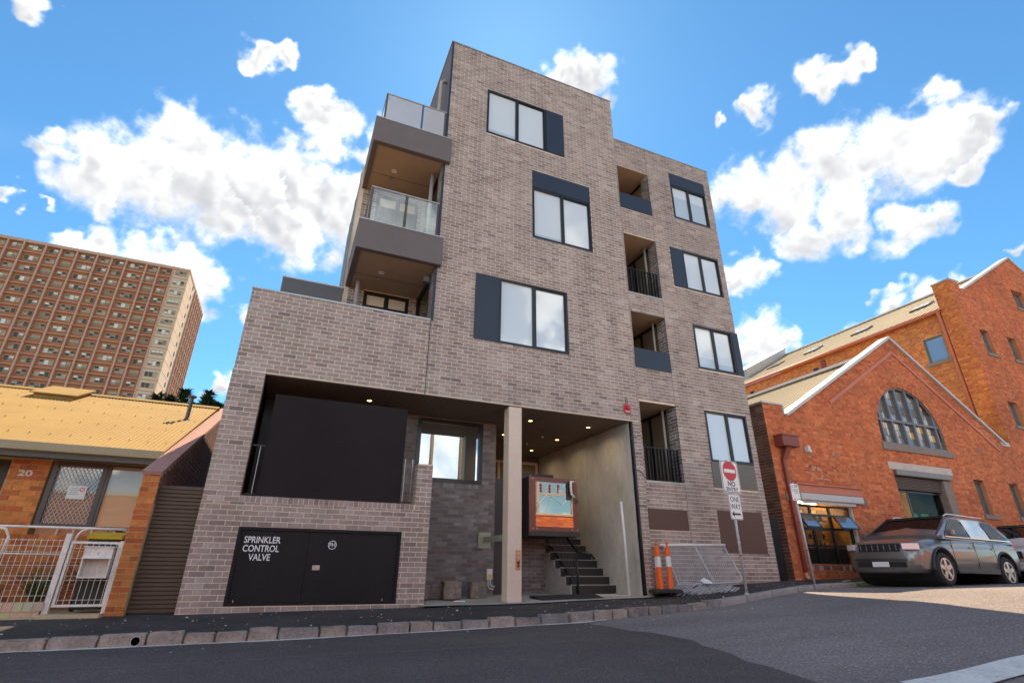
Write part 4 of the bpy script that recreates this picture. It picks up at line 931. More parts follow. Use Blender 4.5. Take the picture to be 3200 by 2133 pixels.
for i in range(4): wbox(MB(), WH, -3.52, -3.40+.02*(i % 2), 1.235-.035*i, 1.243-.035*i, -.0118, -.011).build('printed_line', 'green_print', nt_)
f2 = MB(); frame_rect(f2, WH, -3.05, -2.16, .56, 1.69, .045, -.10, .005); f2 = f2.build('window', 'frame_bronze', hs)
wbox(MB(), WH, -3.005, -2.205, .605, 1.645, -.05, -.044).build('pane', 'pane_blind_warm', f2)
# party wall: orange brick end, raking brick top with pink capping, dark brick flank
def zcap(y): return 1.36+(y-10.2)*.411
pw = MB(); pw.prism([(-2.16, 10.2, -.8), (-2.16, 10.2, zcap(10.2)), (-2.16, 18, zcap(18)), (-2.16, 18, -.8)], (.24, 0, 0)); pw = pw.build('party_wall', 'mortar_tan', hs)
be = Bricks('brick_red', pal_orange, proud=.008); WE = front(10.2)
be.lay(WE, courses(-.735, 1.36, rect_iv([(-2.157, -1.923, -.8, 1.36)], []), shift=-2.155, bond='run'), lambda u, v: True, pw, HC)
be.done(pw); bh.done(hw)
WS = Wall((-1.92, 10.2, 0), (0, 1, 0), (1, 0, 0))
def iv_s(v):
    y0 = 0 if v < 1.30 else (v-1.36)/.411+.12
    return [(max(0, y0), 7.5)]
bs = Bricks('brick_red', lambda: random.choice([(.20, .075, .05), (.17, .06, .045), (.23, .09, .06)]), proud=.006)
bs.lay(WS, courses(.9, 4.2, iv_s)); bs.done(pw)
i = 0; y = 10.16; cpm = {}
me_c = [MB().box(-.14, .14, 0, .072, 0, .06).mesh('capping_brick', 'pink_cap')]
while y < 17.2:
    o = share(me_c[0], 'capping_brick', (-2.04, y, zcap(y)-.005), pw, rot=(math.atan(.411), 0, 0)); y += .0735*1.0/math.sqrt(1+.411**2)*1.06
# ------------------------------------------------------------------ slatted side gate between the two buildings
sg = thing('side_gate', 'dark brown gate of horizontal slats between the orange brick wall and the grey brick pier', 'gate', (-1.6, 10.3, -.7))
MB().box(-1.92, -1.262, 10.36, 10.38, -.69, 1.21).build('backing', 'door_dark', sg)
sm = MB(); sm.prism([(-.325, 0, 0), (-.325, -.014, .012), (-.325, -.014, .05), (-.325, 0, .058)], (.65, 0, 0)); sm = sm.mesh('slat', 'brown_slat')
for k in range(31): share(sm, 'slat', (-1.592, 10.358, -.68+.0608*k), sg)
# ------------------------------------------------------------------ white front fence and gate
fc = thing('front_fence', 'white pipe and wire front fence on a low cream brick plinth', 'fence', (-4, 10.25, -.7))
pl = MB().box(-9, -2.93, 10.18, 10.32, -.85, -.50).build('plinth', 'mortar_tan', fc)
bp_ = Bricks('cream_brick', lambda: tuple(c*random.uniform(.85, 1.1) for c in (.55, .44, .29)), proud=.006); WF = front(10.18)
bp_.lay(WF, courses(-.80, -.62, rect_iv([(-9, -2.93, -.85, -.62)], []))); u = -8.99
while u < -2.95: bp_.one(WF, u, u+.105, -.615, -.50, tuple(c*random.uniform(.85, 1.1) for c in (.58, .47, .32))); u += .115
bp_.done(pl)
MB().tube([(-9, 10.25, .50), (-2.95, 10.25, .50), (-2.83, 10.25, .50), (-2.19, 10.27, .50)], .019, 8).build('top_rail', 'fence_white', fc, smooth=True)
MB().tube([(-9, 10.25, .13), (-2.9, 10.25, .13)], .012, 8).build('rail', 'fence_white', fc, smooth=True)
MB().box(-2.915, -2.845, 10.215, 10.285, -.72, .42).build('post', 'fence_white', fc)
for x in (-4.9, -6.9): MB().box(x-.03, x+.03, 10.22, 10.28, -.5, .46).build('post', 'fence_white', fc)
hp = MB().tube([(-2.80, 10.25, .30), (-2.79, 10.25, .40), (-2.75, 10.25, .46), (-2.68, 10.25, .495)], .016, 8); hp.build('hoop', 'fence_white', fc, smooth=True); MB().tube([(-3.62, 10.25, .05), (-3.60, 10.25, .36), (-3.66, 10.25, .46), (-3.80, 10.25, .495)], .018, 8).build('hoop', 'fence_white', fc, smooth=True)
wm = MB().box(-.003, .003, -.003, .003, 0, .84).mesh('wire', 'fence_white')
x = -8.9
while x < -2.93: share(wm, 'wire', (x, 10.245, -.50), fc); x += .075
for z in (.32, .24, .16, -.02, -.16, -.22, -.42): MB().tube([(-8.95, 10.24, z), (-2.92, 10.24, z)], .0032, 5).build('wire', 'fence_white', fc)
gg = thing('garden_gate', 'white wire garden gate carrying a cream letterbox beside the orange brick wall', 'gate', (-2.5, 10.25, -.6))
f = MB(); frame_rect(f, front(10.25), -2.83, -2.20, -.57, .315, .032, -.018, .018); f = f.build('gate_frame', 'fence_white', gg)
MB().box(-2.215, -2.165, 10.235, 10.28, -.70, .33).build('post', 'fence_white', gg)
wg = MB().box(-.003, .003, -.003, .003, 0, .86).mesh('wire', 'fence_white')
for k in range(8): share(wg, 'wire', (-2.78+.075*k, 10.25, -.555), gg)
for z in (.22, .08, -.02, -.16, -.22, -.48): MB().tube([(-2.81, 10.246, z), (-2.22, 10.246, z)], .0032, 5).build('wire', 'fence_white', gg)
lb = MB(); frame_rect(lb, front(10.19), -2.625, -2.265, -.19, .235, .018, -.16, .01); wbox(lb, front(10.19), -2.61, -2.28, .09, .22, -.01, .006); wbox(lb, front(10.19), -2.61, -2.28, -.175, .22, -.155, -.16); wbox(lb, front(10.19), -2.64, -2.25, .235, .25, -.17, .03); lb = lb.build('letterbox', 'fence_white', gg)
wbox(MB(), front(10.19), -2.635, -2.255, .075, .09, -.005, .03).build('flap', 'white_paint', lb); MB().lathe((-2.445, 10.18, .15), [(.012, 0), (.012, .006)], 10, 'Y').build('lock', 'steel_bare', lb)
# yard floor and step behind the fence
MB().box(-16, -2.16, 10.05, 12.1, -.78, -.685).box(-2.9, -2.17, 10.0, 10.3, -.8, -.655).build('yard_floor', 'cream_tile', None)['kind'] = 'structure'
# wheelie bin
wb = thing('wheelie_bin', 'dark green wheelie bin with a yellow lid behind the garden gate', 'bin', (-2.5, 10.75, -.68))
MB().prism([(-2.66, 10.5, -.62), (-2.30, 10.5, -.62), (-2.27, 10.47, .36), (-2.69, 10.47, .36)], (0, .48, 0)).build('body', 'bin_green', wb)
MB().prism([(-2.71, 10.43, .36), (-2.71, 10.42, .40), (-2.71, 10.70, .47), (-2.71, 11.0, .44), (-2.71, 11.0, .36)], (.46, 0, 0)).build('lid', 'yellow_print', wb)
MB().tube([(-2.71, 11.05, .33), (-2.25, 11.05, .33)], .02, 8).build('handle', 'bin_green', wb)
for x in (-2.74, -2.24): MB().lathe((x, 10.9, -.57), [(.10, -.02), (.10, .02)], 16, 'X').build('wheel', 'rubber', wb)
# strappy plants
def tuft(x, y, z, h, n, label):
    t_ = thing('garden_plant', label, 'plant', (x, y, z), group='plants in the front yard')
    mb = MB()
    for k in range(n):
        a = random.uniform(0, 6.28); l = h*random.uniform(.6, 1.1); out_ = random.uniform(.2, .75)*h; w_ = random.uniform(.012, .022)
        P = []
        for q in range(5):
            s_ = q/4; r_ = out_*s_**1.4; zz_ = l*(s_-.42*s_*s_*out_/h); ww_ = w_*(1-s_)**.7+.001; ca, sa = math.cos(a), math.sin(a)
            P += [(x+r_*ca-ww_*sa, y+r_*sa+ww_*ca, z+zz_), (x+r_*ca+ww_*sa, y+r_*sa-ww_*ca, z+zz_)]
        mb.add(P, [(2*q, 2*q+1, 2*q+3, 2*q+2) for q in range(4)])
    mb.build('leaves', 'leaf_plant', t_, fix=False)
    MB().lathe((x, y, z-.05), [(.05, 0), (.03, .12)], 8).build('stem', 'bark', t_)
tuft(-3.35, 11.3, -.68, .85, 60, 'spiky green plant growing under the screened window')
tuft(-4.15, 11.2, -.68, .8, 60, 'bushy strap-leaved plant growing before the numbered brick pier')
tuft(-2.75, 11.45, -.66, 1.1, 26, 'tall thin spiky plant growing beside the wheelie bin')
tuft(-4.9, 11.0, -.68, .7, 50, 'low strap-leaved plant growing by the dark entry recess')
# ------------------------------------------------------------------ the residential tower far behind
tw = thing('residential_tower', 'tall brown residential tower with pale concrete ribs and many sash windows', 'tower', (-45, 130, 0))
TY = 130.
bx = [-80., -76.9, -73.6, -70.9, -67.3, -64.42, -61.65, -57.79, -55.02, -52.09, -48.35, -45.54, -42.74, -38.75, -36.2, -33.33, -29.94]
rows = [64.95-1.15-2.553*i for i in range(14)]; ztop = 65.1
MB().box(bx[0], bx[-1]-.02, TY+.35, TY+24, -1.3, ztop-.3).build('core', 'tower_brown', tw)
MB().box(bx[0]-.2, bx[-1]+.15, TY-.35, TY+24.2, ztop-.45, ztop+.25).build('parapet', 'tower_rib', tw)
for i, z in enumerate(rows):
    MB().box(bx[0], bx[-2], TY-.10, TY+.34, z-1.38, z-1.22).build('floor_band', 'tower_rib', tw)
for i, x in enumerate(bx[:-1]): MB().box(x-.16, x+.16, TY-.30, TY+.34, -1.3, ztop-.45).build('rib', 'tower_rib', tw)
wms = {}
def tower_win(wd):
    if wd in wms: return wms[wd]
    W_ = Wall((0, 0, 0), (1, 0, 0), (0, -1, 0)); f = MB(); frame_rect(f, W_, -wd/2, wd/2, -.55, .55, .07, -.05, .06)
    for u in ((-wd/6, wd/6) if wd > 2.1 else (0,)): wbox(f, W_, u-.05, u+.05, -.48, .48, -.04, .05)
    wbox(f, W_, -wd/2+.07, wd/2-.07, -.03, .02, -.03, .03)
    fm = f.mesh('window', 'tower_sash')
    ps = []
    for v in range(8):
        p = MB(); n = 3 if wd > 2.1 else 2; st_ = (wd-.14)/n
        for k in range(n):
            for (lo, hi) in ((-.48, 0), (0, .48)):
                t_ = random.random(); c = (.40, .33, .24) if t_ < .34 else (.25, .20, .14) if t_ < .60 else (.05, .05, .055) if t_ < .88 else (.70, .68, .62)
                if n == 3 and k == 1 and v % 2: c = (.74, .72, .67)
                p.quad(*[W_.p(u, q, -.02) for (u, q) in ((-wd/2+.07+k*st_, lo), (-wd/2+.07+(k+1)*st_, lo), (-wd/2+.07+(k+1)*st_, hi), (-wd/2+.07+k*st_, hi))], col=c)
        ps.append(p.mesh('pane', 'curtain'))
    wms[wd] = (fm, ps); return wms[wd]
for j in range(len(bx)-2):
    a, b = bx[j], bx[j+1]; wide = (b-a) > 3.2; wd = 2.55 if wide else 1.72
    for z in rows:
        fm, ps = tower_win(wd); f = share(fm, 'window', ((a+b)/2, TY+.30, z+.05), tw); share(random.choice(ps), 'pane', (0, 0, 0), f).location = (0, 0, 0)
a, b = bx[-2]+.16, bx[-1]
for i, z in enumerate(rows):                                      # cream panels of the end bay, wrapping round the corner
    MB().box(a, b, TY-.16, TY+.345, z-1.20, z+1.25).box(b-.02, b+.06, TY+.05, TY+9.6, z-1.20, z+1.25).build('panel', 'tower_cream', tw)
    fm, ps = tower_win(2.35); f = share(fm, 'window', ((a+b)/2, TY-.20, z+.05), tw); share(random.choice(ps), 'pane', (0, 0, 0), f).location = (0, 0, 0)
    fe = MB().box(b+.05, b+.12, TY+6.3, TY+7.3, z-.45, z+.55).build('end_window', 'frame_bronze', tw)
for y in (9.8, 12.2, 14.6, 17, 19.4, 21.8, 24): MB().box(b-.1, b+.42, TY+y-.16, TY+y+.16, -1.3, ztop-.45).build('rib', 'tower_rib', tw)
for z in rows:
    MB().box(b-.1, b+.28, TY+9.9, TY+24, z-1.38, z-1.22).build('floor_band', 'tower_rib', tw)
    for y in (11, 13.4, 15.8, 18.2, 20.6, 22.9): MB().box(b-.05, b+.05, TY+y-.75, TY+y+.75, z-.5, z+.6).build('end_window', 'frame_bronze', tw)
# ------------------------------------------------------------------ pines beyond the house
def pine(x, y, h, label):
    t_ = thing('pine_tree', label, 'tree', (x, y, -1.3), group='pines beyond the house')
    MB().tube([(x, y, -1.3), (x+.2, y, h*.5), (x, y, h*.97)], [.35, .22, .04], 8).build('trunk', 'bark', t_)
    mb = MB(); n = 1700
    for k in range(n):
        s_ = random.random()**.75; z = h*(.12+.88*s_); rr = (1-s_)**.75*h*.115*(.75+.35*math.sin(z*2.3+x))*(random.random()**.45)+.12; a = random.uniform(0, 6.28)
        px, py = x+rr*math.cos(a), y+rr*math.sin(a); l = random.uniform(.5, 1.1); w_ = random.uniform(.16, .34); d = Vector((math.cos(a), math.sin(a), random.uniform(-.2, .6))).normalized(); s2 = d.cross(Vector((0, 0, 1)))
        if s2.length < .1: continue
        s2.normalize(); p = Vector((px, py, z)); mb.add([p-s2*w_, p+s2*w_, p+d*l], [(0, 1, 2)])
    mb.build('crown', 'pine_leaf', t_, fix=False)
LB_ = ['the tower corner', 'the pine at the tower corner', 'the pale roof vent pipe', 'the roof ridge end', 'the shortest pine', 'the leaning pine', 'the tallest pine', 'the grey brick pier', 'the widest pine', 'the parapet of the low wing']
HT_ = [20.3, 20.9, 20.4, 21.3, 20.2, 20.9, 21.5, 20.6, 21.1, 20.5]
for k in range(10): pine(-16.9+.92*k, 76+2.2*(k % 3), HT_[k]-.45, 'dark slender pine beyond the house, rising beside '+LB_[k])
# ------------------------------------------------------------------ the gabled brick warehouse
YW = 10.9
wh = thing('gabled_warehouse', 'old red brick gabled warehouse with arched window, shopfront and half-raised roller door', 'warehouse', (19, YW, -.2))
WG = front(YW); WC = [300]
AX, AZ, AR, ASILL = 19.70, 4.30, 1.73, 3.90
LS, RS = .593, .657
HOL = [(13.36, 15.58, .13, 2.27), (18.05, 20.97, -.5, 3.06), (22.35, 22.95, 1.82, 2.98), (24.50, 25.08, 1.82, 3.0)]
def iv_gable(ring=0., edge=.0):
    def f(v):
        segs = []
        if v < 4.38: lo, hi = 12.76, 25.70
        else:
            lo = 13.71+(v-4.38)/LS+edge; hi = 25.70
            if v < 4.62: segs.append((12.76, 13.59))
        if v > 4.30: hi = min(hi, 25.19-(v-4.53)/RS-edge) if v > 4.53 else hi
        hs = [(h[0], h[1]) for h in HOL if h[2] < v < h[3]]
        r = AR+ring
        if ASILL < v < AZ: hs.append((AX-AR-ring, AX+AR+ring))
        elif AZ <= v < AZ+r: q = math.sqrt(max(0, r*r-(v-AZ)**2)); hs.append((AX-q, AX+q))
        if lo < hi: segs += cut(lo, hi, hs)
        return [s_ for s_ in segs if s_[1]-s_[0] > .03]
    return f
gw = MB(); v = -.43
ivm = iv_gable(.0, -.03)
while v < 8.0:
    for a, b in ivm(v+.043): gw.quad(WG.p(a, v), WG.p(b, v), WG.p(b, v+.086), WG.p(a, v+.086))
    v += .086
for h in HOL:
    a, b, c, d = h
    for (p, q) in (((a, c), (b, c)), ((b, c), (b, d)), ((b, d), (a, d)), ((a, d), (a, c))): gw.quad(WG.p(*p), WG.p(*q), WG.p(*q, -.28), WG.p(*p, -.28))
gw = gw.build('gable_wall', 'mortar_red', wh)
bg_ = Bricks('brick_red', pal_red, proud=.005)
bg_.lay(WG, courses(-.43, 8.0, iv_gable(.235), bond='english', shift=12.76), lambda u, v: u < 15.4 and v < 3.2 and v > -.15, gw, WC)
n = 64
for k in range(n):                                               # voussoirs
    a0 = math.pi*(k+.06)/n; a1 = math.pi*(k+.94)/n
    for r0, r1 in ((AR, AR+.105), (AR+.118, AR+.225)):
        P = [WG.p(AX+r*math.cos(a), AZ+r*math.sin(a), nn) for nn in (-.004, .006) for (r, a) in ((r0, a0), (r1, a0), (r1, a1), (r0, a1))]
        bg_.mb.add(P, [(4, 5, 6, 7), (0, 1, 5, 4), (1, 2, 6, 5), (2, 3, 7, 6), (3, 0, 4, 7)], pal_red())
bg_.lay(WG, courses(3.9, 4.3, lambda v: [(AX-AR-.235, AX-AR), (AX+AR, AX+AR+.235)]))
bg_.done(gw)
rg = MB()                                                        # arch reveal
for k in range(40):
    a0, a1 = math.pi*k/40, math.pi*(k+1)/40
    rg.quad(*[WG.p(AX+(AR+.0)*math.cos(a), AZ+AR*math.sin(a), nn) for a, nn in ((a0, .004), (a1, .004), (a1, -.25), (a0, -.25))])
for sx in (-1, 1): rg.quad(WG.p(AX+sx*AR, ASILL, .0), WG.p(AX+sx*AR, AZ, .0), WG.p(AX+sx*AR, AZ, -.25), WG.p(AX+sx*AR, ASILL, -.25))
rg.build('arch_reveal', 'stone_sill', wh)
# flank wall, sooty
WK = Wall((12.76, YW, 0), (0, 1, 0), (-1, 0, 0))
fk = MB(); fk.quad(WK.p(0, -.5), WK.p(14, -.5), WK.p(14, 4.62), WK.p(0, 4.62)); fk = fk.build('flank_wall', 'mortar_dark', wh)
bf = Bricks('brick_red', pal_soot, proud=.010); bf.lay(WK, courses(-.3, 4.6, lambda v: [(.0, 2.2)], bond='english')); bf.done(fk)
# arched window
aw = MB()
def in_arch(u): 
    d = abs(u-AX)
    return AZ+math.sqrt(max(0, AR*AR-d*d)) if d < AR else ASILL
mull = [AX-1.475+.59*k for k in range(6)]
for u in mull: wbox(aw, WG, u-.045, u+.045, ASILL, in_arch(u)-.01, -.20, -.03)
wbox(aw, WG, AX-AR, AX+AR, 4.72, 4.80, -.19, -.025); wbox(aw, WG, AX-AR, AX+AR, ASILL, ASILL+.07, -.19, -.025)
for k in range(40):
    a0, a1 = math.pi*k/40, math.pi*(k+1)/40
    P = [WG.p(AX+r*math.cos(a), AZ+r*math.sin(a), nn) for nn in (-.2, -.04) for (r, a) in ((AR-.06, a0), (AR, a0), (AR, a1), (AR-.06, a1))]
    aw.add(P, [(4, 5, 6, 7), (0, 1, 5, 4), (2, 3, 7, 6)])
aw = aw.build('arched_window', 'sash_grey', wh)
ed = [AX-AR]+mull+[AX+AR]
for a, b in zip(ed, ed[1:]):
    for half in range(2):
        for (z0, z1) in ((3.97, 4.22), (4.22, 4.47), (4.47, 4.72), (4.80, 5.05), (5.05, 5.32), (5.32, 5.60), (5.60, 6.03)):
            p = a+.05+(b-a-.1)*half/2; q = a+.05+(b-a-.1)*(half+1)/2; mid = (p+q)/2
            zt = min(z1, in_arch(mid)-.07); 
            if zt-z0 < .08: continue
            za, zb = min(zt, in_arch(p)-.06), min(zt, in_arch(q)-.06)
            lit = (z1 < 4.5 and random.random() < .30) or random.random() < .10
            P = [WG.p(p+.008, z0+.008, -.12), WG.p(q-.008, z0+.008, -.12), WG.p(q-.008, max(zb, z0+.03)-.008, -.12), WG.p(p+.008, max(za, z0+.03)-.008, -.12)]
            MB().poly(P).build('pane', 'pane_arch_lit' if lit else 'pane_arch', aw)
bk = MB()
for k in range(30):
    a0, a1 = math.pi*k/30, math.pi*(k+1)/30
    bk.poly([WG.p(AX, AZ, -.16), WG.p(AX+AR*math.cos(a0), AZ+AR*math.sin(a0), -.16), WG.p(AX+AR*math.cos(a1), AZ+AR*math.sin(a1), -.16)])
bk.quad(WG.p(AX-AR, ASILL, -.16), WG.p(AX+AR, ASILL, -.16), WG.p(AX+AR, AZ, -.16), WG.p(AX-AR, AZ, -.16)); bk.build('glazing_bars', 'sash_grey', aw)
wbox(MB(), WG, 17.84, 21.62, 3.68, ASILL, -.2, .06).build('stone_sill', 'stone_sill', wh)
# raking band, white coping, shoulder coping
bn = MB()
for (p, q) in (((15.78, 5.0), (19.84, 7.44)), ((19.84, 7.44), (24.72, 4.24))): bn.bar(WG.p(*p, .02), WG.p(*q, .02), .035, .11, (0, 0, 1))
bn.build('raking_tie', 'salmon_steel', wh)
for (p, q) in (((13.62, 4.33), (19.86, 8.03)), ((19.86, 8.03), (25.19, 4.53))):
    a, b = Vector(WG.p(*p, -.10)), Vector(WG.p(*q, -.10)); MB().bar(a, b, .40, .09, (0, 0, 1)).build('coping', 'ware_trim', wh)
MB().box(12.72, 13.60, 10.86, 11.4, 4.62, 4.67).build('coping', 'flash_metal', wh); MB().box(13.56, 13.62, 10.87, 11.3, 4.34, 4.62).build('coping', 'ware_trim', wh)
wbox(MB(), WG, 25.0, 25.5, 4.45, 4.60, -.3, .05).build('coping', 'ware_trim', wh)
# roof of the low hall
RX, RZ = 19.86, 7.57
rf = MB(); rf.quad((12.9, 11.2, 3.75), (RX, 11.2, RZ), (RX, 26, RZ), (12.9, 26, 3.75)); rf.quad((RX, 11.2, RZ), (25.75, 11.2, 3.9), (25.75, 26, 3.9), (RX, 26, RZ))
dv = Vector((RX-12.9, 0, RZ-3.75)); nn = Vector((-dv.z, 0, dv.x)).normalized()
for y in frange(11.3, 25.9, .26): rf.bar(Vector((12.9, y, 3.75))+nn*.012, Vector((RX, y, RZ))+nn*.012, .03, .028, nn)
rf = rf.build('roof', 'ware_roof', wh)
MB().bar((RX, 11.1, RZ+.05), (RX, 26, RZ+.05), .42, .10).build('ridge_cap', 'white_print', rf)
# shopfront: lintel, shutter housing, frames, awning sashes, shelves with bottles
sf = MB(); sf.box(13.40, 16.12, 10.80, 10.93, 2.06, 2.27).box(13.36, 16.16, 10.74, 10.93, 2.27, 2.31); sf.build('steel_lintel', 'salmon_steel', wh)
MB().bbox(13.34, 15.92, 10.66, 10.90, 1.82, 2.02, .02).box(13.42, 15.6, 10.72, 10.76, 1.74, 1.82).build('shutter_housing', 'ware_trim', wh)
for x0, x1 in ((13.0, 13.34), (15.96, 16.36)): wbox(MB(), WG, x0, x1, 1.82, 2.0, -.01, .03).build('pad_stone', 'stone_sill', wh)
f = MB(); frame_rect(f, WG, 13.38, 15.56, .15, 1.74, .05, -.16, -.08)
for u in (13.97, 14.75): wbox(f, WG, u-.035, u+.035, .2, 1.69, -.15, -.09)
for z in (1.47, 1.10, .64): wbox(f, WG, 13.43, 15.51, z-.03, z+.03, -.15, -.085)
f = f.build('shopfront', 'black_frame', wh); wbox(MB(), WG, 15.56, 15.60, .12, 1.74, -.1, .02).build('guide_rail', 'ware_trim', f)
for a, b in ((13.43, 13.93), (14.01, 14.71), (14.79, 15.51)):
    for c, d in ((.2, .61), (.67, 1.07), (1.13, 1.44), (1.5, 1.69)):
        if c == 1.13 and a != 14.01: continue
        wbox(MB(), WG, a, b, c, d, -.12, -.116).build('pane', 'pane_shop', f)
for (a, b) in ((13.42, 13.95), (14.80, 15.52)):                 # top-hung sashes, open
    s_ = MB(); A = Vector(WG.p(a, 1.45, -.05)); B = Vector(WG.p(b, 1.45, -.05)); dn = Vector((0, -.22, -.33))
    for p, q in ((A, B), (A+dn, B+dn), (A, A+dn), (B, B+dn)): s_.bar(p, q, .035, .03, (0, 1, 0))
    s_ = s_.build('awning_sash', 'black_frame', f); e = .03
    MB().quad(A+Vector((.02, -.012, 0)), B+Vector((-.02, -.012, 0)), B+dn+Vector((-.02, -.012, 0)), A+dn+Vector((.02, -.012, 0))).build('pane', 'pane_sky', s_)
rm = MB(); rm.quad((13.3, 13.4, .1), (15.7, 13.4, .1), (15.7, 13.4, 2.1), (13.3, 13.4, 2.1)).quad((13.3, 11.2, .1), (13.3, 13.4, .1), (13.3, 13.4, 2.1), (13.3, 11.2, 2.1)).quad((15.7, 11.2, .1), (15.7, 13.4, .1), (15.7, 13.4, 2.1), (15.7, 11.2, 2.1)).quad((13.3, 11.2, 2.1), (15.7, 11.2, 2.1), (15.7, 13.4, 2.1), (13.3, 13.4, 2.1)).quad((13.3, 11.2, .1), (15.7, 11.2, .1), (15.7, 13.4, .1), (13.3, 13.4, .1)); rm.build('shop_interior', 'warm_room', wh, fix=False)
sh = MB()
for z in (.62, .88, 1.14, 1.42): sh.box(13.4, 15.6, 11.75, 11.98, z-.02, z)
for x in (13.9, 14.6, 15.2): sh.box(x-.02, x+.02, 11.75, 11.98, .3, 1.7)
sh.build('shelving', 'cream_tile', wh)
bot = {}
for i in range(90):
    z = random.choice((.62, .88, 1.14, 1.42)); x = random.uniform(13.5, 15.5); c = random.randrange(5)
    if c not in bot: bot[c] = MB().lathe((0, 0, 0), [(.028, 0), (.03, .02), (.03, .11), (.011, .15), (.011, .19)], 8, col=[(.02, .05, .03), (.06, .03, .02), (.5, .45, .4), (.25, .08, .05), (.03, .03, .05)][c]).mesh('bottle', 'bottle')
    o = bpy.data.objects.new('shelf_bottle', bot[c]); COL.objects.link(o); o.location = (x, 11.83, z); tag(o, 'small bottle on the shelves behind the shopfront glass', 'bottle', 'bottles on the shop shelves')
for (x, z) in ((14.0, 1.92), (14.75, 1.95), (15.3, 1.93)):
    t_ = MB().box(x-.28, x+.28, 12.0, 12.06, z, z+.04).build('tube_light', 'tube_glow', wh)
MB().box(13.4, 15.55, 11.3, 11.34, .1, .60).build('counter_front', 'shop_dark', wh)
rows_ = Bricks('brick_red', lambda: tuple(c*.6 for c in pal_red()), proud=.012); u = 13.38
while u < 15.58: rows_.one(WG, u, u+.076, .02, .13, random.choice([(.30, .10, .06), (.40, .33, .28), (.22, .08, .05)])); u += .086
rows_.done(gw, 'sill_bricks')
# doorway: pale lintel, roller box and curtain, stone reveal, dark interior
wbox(MB(), WG, 17.88, 21.22, 3.05, 3.29, -.02, .02).build('stone_lintel', 'stone_pale', wh)
MB().bbox(18.08, 20.95, 10.80, 11.06, 2.86, 3.045, .01).build('roller_box', 'roller_steel', wh)
cur = MB()
for k in range(8): cur.prism([(18.08, 11.02, 2.45+.05*k), (18.08, 10.99, 2.46+.05*k), (18.08, 10.985, 2.475+.05*k), (18.08, 11.02, 2.498+.05*k)], (2.85, 0, 0))
cur.build('roller_curtain', 'roller_steel', wh)
wbox(MB(), WG, 20.55, 20.972, -.4, 2.85, -.28, .004).build('stone_reveal', 'stone_sill', wh)
rm = MB().quad((18.0, 13.2, -.3), (21, 13.2, -.3), (21, 13.2, 3.1), (18.0, 13.2, 3.1)).quad((18.02, 11.2, -.3), (18.02, 13.2, -.3), (18.02, 13.2, 3.1), (18.02, 11.2, 3.1)).quad((20.98, 11.2, -.3), (20.98, 13.2, -.3), (20.98, 13.2, 3.1), (20.98, 11.2, 3.1)); rm.build('doorway_interior', 'shop_dark', wh, fix=False)
f = MB(); frame_rect(f, WG, 18.08, 20.5, -.2, 2.44, .06, -.26, -.20); wbox(f, WG, 18.75, 18.83, -.1, 2.40, -.25, -.2); wbox(f, WG, 18.1, 20.5, 1.5, 1.56, -.25, -.2); f = f.build('inner_doors', 'black_frame', wh)
wbox(MB(), WG, 18.86, 20.44, -.1, 2.38, -.22, -.216).build('pane', 'pane_shop', f); wbox(MB(), WG, 18.14, 18.75, .5, 2.38, -.22, -.216).build('pane', 'warm_room', f)
for x in (19.3, 19.9): MB().bbox(x, x+.42, 11.5, 11.55, 1.60, 1.80, .03).build('leaf_poster', 'green_print', wh)
# small sash windows
for (a, b, c, d) in HOL[2:]:
    f = MB(); frame_rect(f, WG, a, b, c, d, .05, -.22, -.12); f = f.build('sash_window', 'sash_grey', wh); wbox(MB(), WG, a+.05, b-.05, c+.05, d-.05, -.18, -.17).build('pane', 'pane_arch', f)
    wbox(MB(), WG, a-.06, b+.15, c-.14, c, -.2, .06).build('sill', 'stone_sill', f)
# rainwater head, downpipe, vents, camera
rw = MB().bbox(12.95, 13.60, 10.58, 10.885, 3.30, 3.62, .01).box(12.93, 13.62, 10.56, 10.885, 3.60, 3.64).build('rainwater_head', 'red_steel', wh)
MB().prism([(13.18, 10.68, 3.30), (13.40, 10.68, 3.30), (13.20, 10.78, 2.95), (13.06, 10.78, 2.95)], (0, .10, 0)).build('outlet', 'red_steel', rw)
MB().box(13.07, 13.17, 10.80, 10.88, -.05, 3.0).build('downpipe', 'red_steel', wh); MB().tube([(13.12, 10.84, -.05), (13.12, 10.82, -.15), (13.14, 10.78, -.19)], .05, 10).build('pipe_shoe', 'cream_tile', wh)
for z in (2.6, 1.3): MB().box(13.02, 13.22, 10.87, 10.89, z, z+.06).build('pipe_clip', 'red_steel', wh)
for (x, z) in ((15.43, 3.22), (14.25, 3.20), (23.3, 4.05), (24.6, 4.1)): wbox(MB(), WG, x, x+.16, z, z+.14, -.01, .012).build('air_vent', 'stone_sill', wh)
MB().bbox(14.12, 14.22, 10.72, 10.89, 3.24, 3.42, .02).lathe((14.17, 10.70, 3.26), [(.04, 0), (.04, .05)], 12, 'Y').build('security_camera', 'white_paint', wh)
